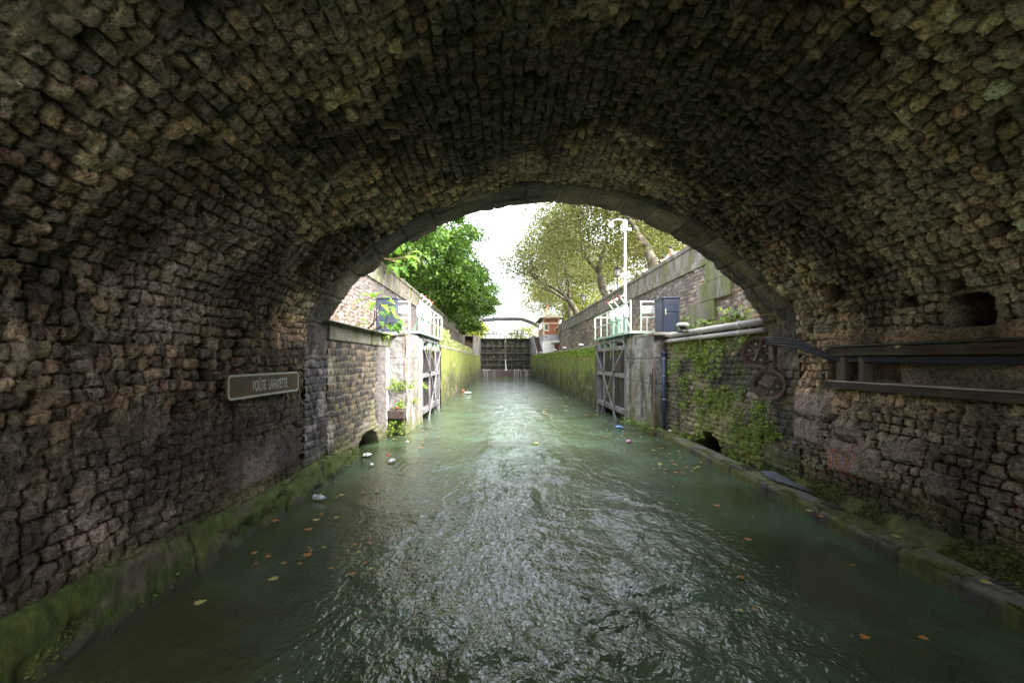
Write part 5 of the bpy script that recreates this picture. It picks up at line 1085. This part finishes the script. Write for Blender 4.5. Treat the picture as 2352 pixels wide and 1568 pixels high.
# sign
t = thing('name_sign', 'brown enamel sign reading VOUTE LAFAYETTE in white letters on the left vault wall', 'sign', (-3.42, 6.4, 2.05))
y0, y1, z0, z1 = 5.40, 7.30, 1.90, 2.22; xs_ = -3.37
def rrect(y0, y1, z0, z1, r, n=6):
    out = []
    for cy_, cz_, a0 in ((y1 - r, z1 - r, 0), (y0 + r, z1 - r, 90), (y0 + r, z0 + r, 180), (y1 - r, z0 + r, 270)):
        for k in range(n + 1): a = math.radians(a0 + 90 * k / n); out.append((cy_ + r * math.cos(a), cz_ + r * math.sin(a)))
    return out
def plate(name, x0, x1, loop, mat, hole_=None):
    b = MB(); n = len(loop)
    if hole_ is None:
        b.add([(x0, y, z) for y, z in loop] + [(x1, y, z) for y, z in loop], [tuple(range(n)), tuple(range(2 * n - 1, n - 1, -1))] + [(i, i + n, (i + 1) % n + n, (i + 1) % n) for i in range(n)])
    else:
        v = [(x0, y, z) for y, z in loop] + [(x1, y, z) for y, z in loop] + [(x0, y, z) for y, z in hole_] + [(x1, y, z) for y, z in hole_]; f = []
        for i in range(n): j = (i + 1) % n; f += [(i + n, j + n, j + 3 * n, i + 3 * n), (i, i + n, j + n, j)[::-1], (i + 2 * n, i + 3 * n, j + 3 * n, j + 2 * n)]
        b.add(v, f)
    return b.build(name, mat, t)
plate('panel', xs_ - .03, xs_, rrect(y0, y1, z0, z1, .06), m_signbr); plate('border', xs_ + .001, xs_ + .006, rrect(y0, y1, z0, z1, .06), m_signwh, rrect(y0 + .03, y1 - .03, z0 + .028, z1 - .028, .04))
def text_mesh(s, size, sx=1.0):
    cu = bpy.data.curves.new('lettering', 'FONT'); cu.body = s; cu.size = size; cu.align_x = 'CENTER'; cu.extrude = .002; cu.offset = size * .012; cu.space_character = 1.08
    ob = bpy.data.objects.new('tmp', cu); COL.objects.link(ob); bpy.context.view_layer.update(); dg = bpy.context.evaluated_depsgraph_get()
    me = bpy.data.meshes.new_from_object(ob.evaluated_get(dg)); bpy.data.objects.remove(ob)
    return me
me = text_mesh('VO\u00dbTE  LAFAYETTE', .165)
co = np.empty(len(me.vertices) * 3, np.float32); me.vertices.foreach_get('co', co); co = co.reshape(-1, 3); w = co[:, 0].max() - co[:, 0].min(); co[:, 0] *= .98 / w
P_ = np.stack([np.full(len(co), xs_ + .004) + co[:, 2], 6.42 + co[:, 0], 1.985 + co[:, 1] * 1.25], 1); me.vertices.foreach_set('co', P_.astype(np.float32).ravel()); me.materials.clear(); me.materials.append(m_signwh); link('lettering', me, t)
for y, z in ((5.62, 2.14), (5.62, 1.97), (7.12, 2.14), (7.12, 1.97)): b = MB(); b.lathe([(.012, 0), (.012, .008)], (xs_, y, z), (1, 0, 0), 8); b.build('bolt', m_rust, t)

# ------------------------------------------------------------------ mast, lamps, bollards, footbridge
t = thing('camera_mast', 'tall white mast with surveillance cameras behind the right gate walkway', 'mast', (5.2, 18.0, 3.2))
b = MB(); b.tube([(5.2, 18, 3.2), (5.2, 18, 4.9), (5.2, 18, 5.0), (5.2, 18, 7.72)], [.075, .07, .055, .042], 14); b.build('pole', m_plate, t, smooth=True)
b = MB(); b.lathe([(.05, 0), (.05, .18), (.09, .2), (.10, .42), (.04, .5)], (5.2, 18, 7.72), n=12); b.build('head_box', m_plate, t, smooth=True)
b = MB(); b.tube([(5.2, 18, 8.1)] + [(5.2 - .28 + .28 * math.cos(a), 18, 8.08 + .16 * math.sin(a)) for a in (.5, 1.0, 1.6, 2.2, 2.8)] + [(4.62, 18, 8.05)], .02, 8); b.build('arm', m_plate, t, smooth=True)
b = MB(); b.lathe([(.02, 0), (.11, -.05), (.12, -.13), (.10, -.17), (.10, -.2), (.05, -.24)], (4.62, 18, 8.1), n=14); b.build('dome_camera', m_plate, t, smooth=True)
b = MB(); b.bar((5.22, 17.9, 7.95), (4.95, 17.65, 7.66), .11, .13); b.build('box_camera', m_plate, t, bevel=.02); b = MB(); b.bar((5.2, 18.0, 7.85), (5.42, 17.9, 7.78), .10, .12); b.build('bracket', m_plate, t, bevel=.01)
def lamp(x, y, lab, first=None):
    t = thing('street_lamp', lab, 'street lamp', (x, y, 6.1), 'black lantern lamps behind the right parapet')
    b = MB(); b.lathe([(.14, 0), (.12, .3), (.06, .4), (.045, 1.2), (.035, 2.35), (.06, 2.4), (.03, 2.45)], (x, y, 6.1), n=10); b.build('post', m_dark, t, smooth=True)
    b = MB(); b.lathe([(.13, 2.5), (.23, 2.92)], (x, y, 6.1), n=6); b.build('lantern_glass', m_frosted, t)
    b = MB(); [b.bar((x + .13 * math.cos(a), y + .13 * math.sin(a), 8.6), (x + .235 * math.cos(a), y + .235 * math.sin(a), 9.03), .02) for a in [k * math.pi / 3 for k in range(6)]]; b.lathe([(.14, 2.44), (.15, 2.5)], (x, y, 6.1), n=6); b.build('lantern_frame', m_dark, t)
    b = MB(); b.lathe([(.33, 2.93), (.30, 2.97), (.12, 3.12), (.06, 3.2), (.05, 3.26), (.02, 3.34)], (x, y, 6.1), n=12); b.build('lantern_cap', m_dark, t)
    return t
lamp(8.62, 31.8, 'black lantern street lamp nearest the bridge, left of the white mast'); lamp(8.65, 45, 'middle black lantern street lamp behind the right parapet'); lamp(8.7, 59, 'farthest black lantern street lamp beside the brick cabin')
for y, lab in ((12.35, 'white capped mooring bollard on the right quay near the pale pipes'), (27.7, 'white capped bollard on the right quay beyond the gate walkway'), (34.7, 'white capped bollard halfway along the right lock side'), (40.8, 'white capped bollard before the brick cabin door'), (54.5, 'white capped bollard at the foot of the right steps')):
    x = 5.2; t = thing('mooring_bollard', lab, 'bollard', (x, y, 3.2), 'mooring bollards on the right lock side')
    b = MB(); b.lathe([(.16, 0), (.14, .04), (.09, .08), (.09, .17)], (x, y, 3.2), n=14); b.build('stem', m_dark, t, smooth=True)
    b = MB(); b.lathe([(.10, .16), (.17, .18), (.18, .22), (.12, .27), (.03, .28)], (x, y, 3.2), n=14); b.build('cap', m_plate, t, smooth=True)
t = thing('footbridge', 'dark iron footbridge crossing high over the far canal', 'footbridge', (1, 90, 6))
b = MB(); Z = 10.95
path = [(-9.5, 90, 7.6), (-5.0, 90, 9.9), (-3, 90, 10.75), (-1, 90, Z), (2.2, 90, Z + .05), (4.6, 90, Z), (6.2, 90, 10.4), (8, 90, 9.5), (11.5, 90, 7.6)]
for p, q in zip(path[:-1], path[1:]): b.bar(p, q, 2.0, .5)
b.build('deck_girder', m_black, t); b = MB()
for sy in (-.95, .95):
    for p, q in zip(path[:-1], path[1:]): b.bar((p[0], 90 + sy, p[2] + .35), (q[0], 90 + sy, q[2] + .35), .04, .04)
    for p, q in zip(path[:-1], path[1:]):
        for k in range(6): f = k / 6; x = p[0] + (q[0] - p[0]) * f; z = p[2] + (q[2] - p[2]) * f; b.bar((x, 90 + sy, z), (x, 90 + sy, z + .35), .05)
b.build('railing', m_black, t)
b = MB()
for p, q in zip(path[:-1], path[1:]): b.bar((p[0], 90, p[2] - .35), (q[0], 90, q[2] - .35), .08)
for k in range(22): f = k / 21 * (len(path) - 1); i = min(int(f), len(path) - 2); g = f - i; x = path[i][0] * (1 - g) + path[i + 1][0] * g; z = path[i][2] * (1 - g) + path[i + 1][2] * g; b.bar((x, 90, z - .35), (x, 90, z - .1), .05)
b.build('lattice', m_black, t)

# ------------------------------------------------------------------ people leaning on the right parapet
def skin_obj(name, nodes, edges, mat, parent, lv=1):
    me = bpy.data.meshes.new(name); og = ORG[parent.name]
    me.from_pydata([tuple(np.array(p[:3]) - og) for p in nodes], edges, []); me.materials.append(mat)
    o = bpy.data.objects.new(name, me); COL.objects.link(o); o.parent = parent; ORG[o.name] = og
    o.modifiers.new('skin', 'SKIN'); me.skin_vertices.new(name='')if not me.skin_vertices else None
    for i, p in enumerate(nodes): d = me.skin_vertices[0].data[i]; d.radius = (p[3], p[3] if len(p) < 5 else p[4]); d.use_root = (i == 0)
    sb = o.modifiers.new('sub', 'SUBSURF'); sb.levels = lv; sb.render_levels = lv
    for pl in me.polygons: pl.use_smooth = True
    return o
def person(x, y, lab, top, hair, ang=0, H=1.72, lean=.25, trouser=None, hat=None):
    t = thing('person', lab, 'person', (x, y, 6.1), 'people looking over the right parapet')
    ca, sa = math.cos(ang), math.sin(ang); k = H / 1.72
    def W(f, s, z): return (x + (-f * ca + s * sa) * k, y + (-f * sa - s * ca) * k, 6.1 + z * k)      # f forward (towards the canal), s sideways
    nd = [W(0, 0, .95) + (.13, .10), W(.04, 0, 1.15) + (.12, .09), W(.12 * lean * 4, 0, 1.38) + (.15, .10), W(.14 * lean * 4, 0, 1.50) + (.06,), W(.17 * lean * 4, 0, 1.58) + (.075,), W(.18 * lean * 4, 0, 1.66) + (.085,)]
    ed = [(0, 1), (1, 2), (2, 3), (3, 4), (4, 5)]
    for s in (-1, 1):
        i = len(nd); nd += [W(.12 * lean * 4, s * .19, 1.40) + (.055,), W(.24, s * .27, 1.18) + (.04,), W(.50, s * .14, 1.10) + (.03,), W(.57, s * .10, 1.10) + (.034, .018)]
        ed += [(2, i), (i, i + 1), (i + 1, i + 2), (i + 2, i + 3)]
        for q in range(5):
            j = len(nd); off = (-.035 + q * .0175); ln = (.04, .06, .065, .06, .05)[q]
            nd += [W(.60 + ln * .4, s * .10 + off, 1.105) + (.009,), W(.60 + ln, s * .10 + off * 1.1, 1.09) + (.008,)]; ed += [(i + 3, j), (j, j + 1)]
        i = len(nd); nd += [W(0, s * .1, .88) + (.085,), W(.03, s * .11, .48) + (.055,), W(-.02, s * .11, .08) + (.04,), W(.12, s * .12, .04) + (.035,)]; ed += [(0, i), (i, i + 1), (i + 1, i + 2), (i + 2, i + 3)]
    skin_obj('body', nd, ed, m_skin, t)
    l4 = lean * 4
    nd = [W(0, 0, .93) + (.155, .125), W(.04, 0, 1.15) + (.145, .115), W(.12 * l4, 0, 1.38) + (.17, .12), W(.13 * l4, 0, 1.47) + (.075,)]; ed = [(0, 1), (1, 2), (2, 3)]
    for s in (-1, 1):
        i = len(nd); nd += [W(.12 * l4, s * .20, 1.40) + (.07,), W(.24, s * .275, 1.18) + (.055,), W(.47, s * .155, 1.105) + (.042,)]; ed += [(2, i), (i, i + 1), (i + 1, i + 2)]
    skin_obj('jacket', nd, ed, top, t)
    nd = [W(0, 0, .93) + (.15, .125)]; ed = []
    for s in (-1, 1):
        i = len(nd); nd += [W(0, s * .1, .84) + (.10,), W(.03, s * .11, .48) + (.07,), W(-.02, s * .11, .1) + (.055,)]; ed += [(0, i), (i, i + 1), (i + 1, i + 2)]
    skin_obj('trousers', nd, ed, trouser or M('dark denim', (.03, .035, .06), .8), t)
    b = MB(); c = Vector(W(.165 * l4, 0, 1.66)); b.lathe([(.03, -.09), (.085, -.05), (.10, .0), (.09, .06), (.05, .10), (.01, .115)], c + Vector((.022 * ca, .022 * sa, .0)), (0, 0, 1), 12); b.build('hair', hair, t, smooth=True)
    f = Vector((-ca, -sa, 0)); s_ = Vector((sa, -ca, 0)); b = MB()
    for s in (-1, 1): b.lathe([(.004, 0), (.010, .003), (.004, .006)], c + f * .083 + s_ * s * .032 - Vector((0, 0, .01)), f, 8)
    b.build('eyes', m_dark, t); b = MB(); b.lathe([(.016, -.02), (.012, .01), (.004, .02)], c + f * .085 - Vector((0, 0, .035)), f, 6); b.bar(c + f * .080 + s_ * .02 - Vector((0, 0, .065)), c + f * .080 - s_ * .02 - Vector((0, 0, .065)), .01, .008); b.build('nose_and_mouth', m_skin, t)
    if hat: b = MB(); b.lathe([(.11, .0), (.11, .05), (.07, .11), (.01, .12)], c + Vector((0, 0, .03)), (0, 0, 1), 12); b.build('hat', hat, t, smooth=True)
m_hair = M('dark brown hair', (.025, .015, .012), .6); m_hairred = M('auburn hair', (.10, .02, .02), .6)
person(8.5, 21.2, 'man in white shirt and red scarf leaning over the parapet beneath the plane tree', m_lite, m_hair, .3, 1.82, .25)
person(8.62, 22.3, 'person in dark jacket bending low behind the parapet beside the man in white', M('dark jacket', (.04, .03, .05), .8), m_hair, -.4, 1.62, .35)
person(8.55, 24.8, 'person in dark red top at the parapet between two plane trunks', M('crimson coat', (.22, .02, .04), .7), m_hair, 0, 1.66, .3)
person(8.6, 25.6, 'small person in pink at the parapet beside the one in dark red', M('pink top', (.6, .28, .24), .7), m_hairred, 0, 1.45, .3)
person(8.62, 29.3, 'dark haired person in white top seen just right of the white mast', m_lite, m_hair, .1, 1.74, .2)
person(8.6, 33.0, 'person in orange top at the parapet just left of the white mast', M('orange top', (.6, .16, .04), .7), m_hair, 0, 1.6, .3)
b = MB(); b.lathe([(.05, 0), (.03, .3), (.03, .36), (.09, .38), (.11, .46), (.09, .54), (.03, .57)], (8.05, 28.9, 7.18), n=12); o = b.build('globe_light', m_orange, None); o.data.materials[0] = M('amber plastic', (.75, .42, .05), .4); setp(o, 'amber warning globe on a short stem on the parapet beside the white mast', 'warning light')

# ------------------------------------------------------------------ things afloat
def floatleaf(u, v, mat, lab, L_, rot, name='fallen_leaf', grp='fallen leaves floating on the canal'):
    Y = CAMZ / (v - 828) * 1000; x = (u - 1147) * Y / 1000
    b = MB(); out = [(-.5, 0), (-.3, .22), (-.38, .45), (-.05, .32), (.1, .5), (.18, .2), (.5, .12), (.42, 0), (.5, -.16), (.15, -.2), (.08, -.45), (-.1, -.28), (-.4, -.4), (-.32, -.15)]
    ca, sa = math.cos(rot), math.sin(rot)
    top = [(x + (a * ca - c * sa) * L_, Y + (a * sa + c * ca) * L_, .034 + .10 * L_ * (abs(c) + .4 * a * a)) for a, c in out]; bot = [(a, c, d - .004) for a, c, d in top]; n = len(out)
    cen = (x, Y, .034); b.add(top + bot + [cen, (cen[0], cen[1], cen[2] - .004)], [(i, (i + 1) % n, 2 * n) for i in range(n)] + [((i + 1) % n + n, i + n, 2 * n + 1) for i in range(n)] + [(i, i + n, (i + 1) % n + n, (i + 1) % n) for i in range(n)])
    o = b.build(name, mat, None); setp(o, lab, 'leaf', grp); return o
rnd = random.Random(77)
SPEC = [(1646, 1165, m_autumn, .11, 'orange leaf floating alone near the middle of the right kerb'), (1717, 1243, m_autumn, .09, 'orange brown leaf floating below the lone orange one on the right'), (707, 1279, m_autumn, .10, 'large rusty brown leaf floating among pale ones on the lower left'),
        (632, 1200, m_autumn, .09, 'orange brown leaf close to the left plinth'), (727, 1198, m_yleaf, .09, 'pale yellow leaf on the left below the plastic bottle'), (784, 1140, m_yleaf, .08, 'pale yellow leaf right of the plastic bottle'), (709, 1220, m_autumn, .09, 'dark red brown leaf on the left water'),
        (628, 1335, m_yleaf, .09, 'pale green leaf on dark water at lower left'), (460, 1390, m_yleaf, .09, 'pale yellow leaf nearest the lower left corner'), (1985, 1470, m_autumn, .07, 'pinkish leaf drifting at lower right'), (2120, 1472, m_autumn, .06, 'small brown leaf in front of the right kerb at the lower right'),
        (1232, 1020, m_yleaf, .14, 'pale leaf drifting in mid canal before the bright reflection'), (968, 1030, m_autumn, .12, 'orange leaf below the left gate pier'), (895, 1003, m_autumn, .1, 'rusty leaf beneath the planting trough')]
for i, (u, v, m, L_, lab) in enumerate(SPEC): floatleaf(u, v, m, lab, L_ * 1.15, rnd.random() * 6)
protos = {}
def scatter(n, ub, vb, lab, grp, size=(.04, .085), mats=(m_autumn, m_yleaf, m_autumn)):
    k = 0
    while k < n:
        u = rnd.uniform(*ub); v = rnd.uniform(*vb); Y = CAMZ / (v - 828) * 1000; x = (u - 1147) * Y / 1000
        if not (-3.3 < x < (4.75 if Y < 22 else 4.7)): continue
        m = rnd.choice(mats); key = (grp, m.name)
        if key not in protos: o = floatleaf(u, v, m, lab, 1.0, 0, grp=grp); protos[key] = o
        else: o = protos[key].copy(); COL.objects.link(o)
        s = rnd.uniform(*size); o.location = (x, Y, .006 + .03 * s * 0 + .02); o.rotation_euler = (0, 0, rnd.random() * 6.3); o.scale = (s, s, s); k += 1
scatter(24, (560, 880), (1070, 1330), 'small brown or yellowish leaf floating in the dark water along the left plinth', 'leaves floating along the left plinth')
scatter(36, (900, 1010), (975, 1020), 'small rusty leaf in the drift of leaves below the left gate', 'leaf drift below the left gate')
scatter(34, (1370, 1480), (968, 1015), 'small rusty leaf in the drift of leaves off the right gate', 'leaf drift off the right gate')
scatter(26, (1500, 1640), (1000, 1090), 'small orange leaf drifting beside the right kerb before the culvert', 'leaves beside the right kerb', (.06, .11))
scatter(22, (1240, 1420), (890, 960), 'tiny brown leaf far off on the green lock water', 'leaves on the far lock water', (.1, .2))
scatter(16, (1500, 2000), (1120, 1420), 'sparse small leaf drifting on the calm right side water', 'leaves on the calm right water', (.04, .07))
def blob(name, lab, cat, u, v, size, mat, seed, z=.04, grp=None, flat=.35):
    Y = CAMZ / (v - 828) * 1000; x = (u - 1147) * Y / 1000; rs = random.Random(seed); b = MB(); n = 9
    b.lathe([(.2 * size, -.2 * size * flat), (.5 * size, 0), (.36 * size, .22 * size * flat), (.2 * size, .5 * size * flat), (.05 * size, .35 * size * flat)], (x, Y, z), n=n)
    b.v = [(px_ + rs.uniform(-.17, .17) * size, py_ + rs.uniform(-.17, .17) * size, max(pz_ + rs.uniform(-.08, .08) * size, .0)) for px_, py_, pz_ in b.v]
    o = b.build(name, mat, None); setp(o, lab, cat, grp); return o
m_film = M('milky plastic', (.75, .74, .74), .3, (.6, .58, .58), scale=12); m_bluep = M('light blue plastic', (.25, .40, .75), .3)
blob('plastic_bag', 'light blue plastic bag floating off the right gate pier', 'bag', 1423, 983, .28, m_bluep, 1); blob('plastic_wrapper', 'pink wrapper floating near the foot of the right pier', 'wrapper', 1444, 1017, .2, M('pink plastic', (.7, .3, .5), .4), 2)
blob('plastic_bag', 'crumpled white bag by the left culvert mouth', 'bag', 842, 1048, .22, m_film, 3); blob('plastic_cup', 'white lid floating before the left culvert', 'cup', 853, 1070, .11, m_film, 4, flat=.5); blob('plastic_bag', 'white and pink rubbish floating right of the left culvert', 'bag', 900, 1061, .22, m_film, 5)
blob('plastic_cup', 'small magenta capped carton near the left culvert', 'cup', 891, 1049, .10, m_red, 6, flat=.7); blob('plastic_cup', 'small white cup floating under the left planting trough', 'cup', 935, 1017, .1, m_film, 7, flat=.6)
blob('plastic_bag', 'large white bag drifting at the foot of the left chamber wall', 'bag', 1073, 903, .62, m_film, 8, flat=.2); blob('orange_ball', 'orange ball beside the white bag at the left chamber wall', 'ball', 1064, 899, .28, m_orange, 9, flat=1.0); blob('plastic_cup', 'tiny white cup floating beyond the orange ball', 'cup', 1080, 881, .22, m_film, 10, flat=.5)
blob('plastic_wrapper', 'little turquoise wrapper in the right culvert', 'wrapper', 1640, 1042, .09, m_bluep, 11); blob('plastic_wrapper', 'white paper scrap lying on the near end of the kerb by the blue pipe', 'wrapper', 1543, 1003, .2, m_film, 12, z=.2, flat=.15)
# crumpled bottle
t = thing('plastic_bottle', 'clear crumpled plastic bottle floating near the left plinth', 'bottle', (0, 0, 0)); t.location = (0, 0, 0)
Y = CAMZ / (1147 - 828) * 1000; x = (733 - 1147) * Y / 1000; t.location = (x, Y, 0.02); ORG[t.name] = np.array((x, Y, .02))
m_bot = M('clear bottle plastic', (.42, .48, .58), .15, (.7, .74, .8), scale=20, spec=.8); b = MB(); b.lathe([(.035, -.11), (.042, -.1), (.040, -.06), (.043, -.03), (.036, 0), (.042, .03), (.04, .06), (.02, .10), (.014, .125)], (x, Y, .045), (1, -.35, .05), 12); b.build('bottle', m_bot, t); b = MB(); b.lathe([(.016, .125), (.016, .145)], (x, Y, .045), (1, -.35, .05), 10); b.build('cap', m_bluep, t)
for (u, v, m, lab) in ((1885, 1185, m_autumn, 'orange leaf lying on the kerb below the large grating'), (1858, 1172, m_yleaf, 'pale green leaf lying on the kerb beside the large grating'), (2058, 1231, m_yleaf, 'yellow leaf lying on the kerb farther right'), (2262, 1336, m_yleaf, 'pale leaf lying on the kerb near the right edge')):
    z = .20; Y = (CAMZ - z) / (v - 828) * 1000; x = (u - 1147) * Y / 1000; o = floatleaf(u, v, m, lab, .10, 1.0, 'fallen_leaf', 'fallen leaves lying on the kerb'); o.location = (x, Y, z)
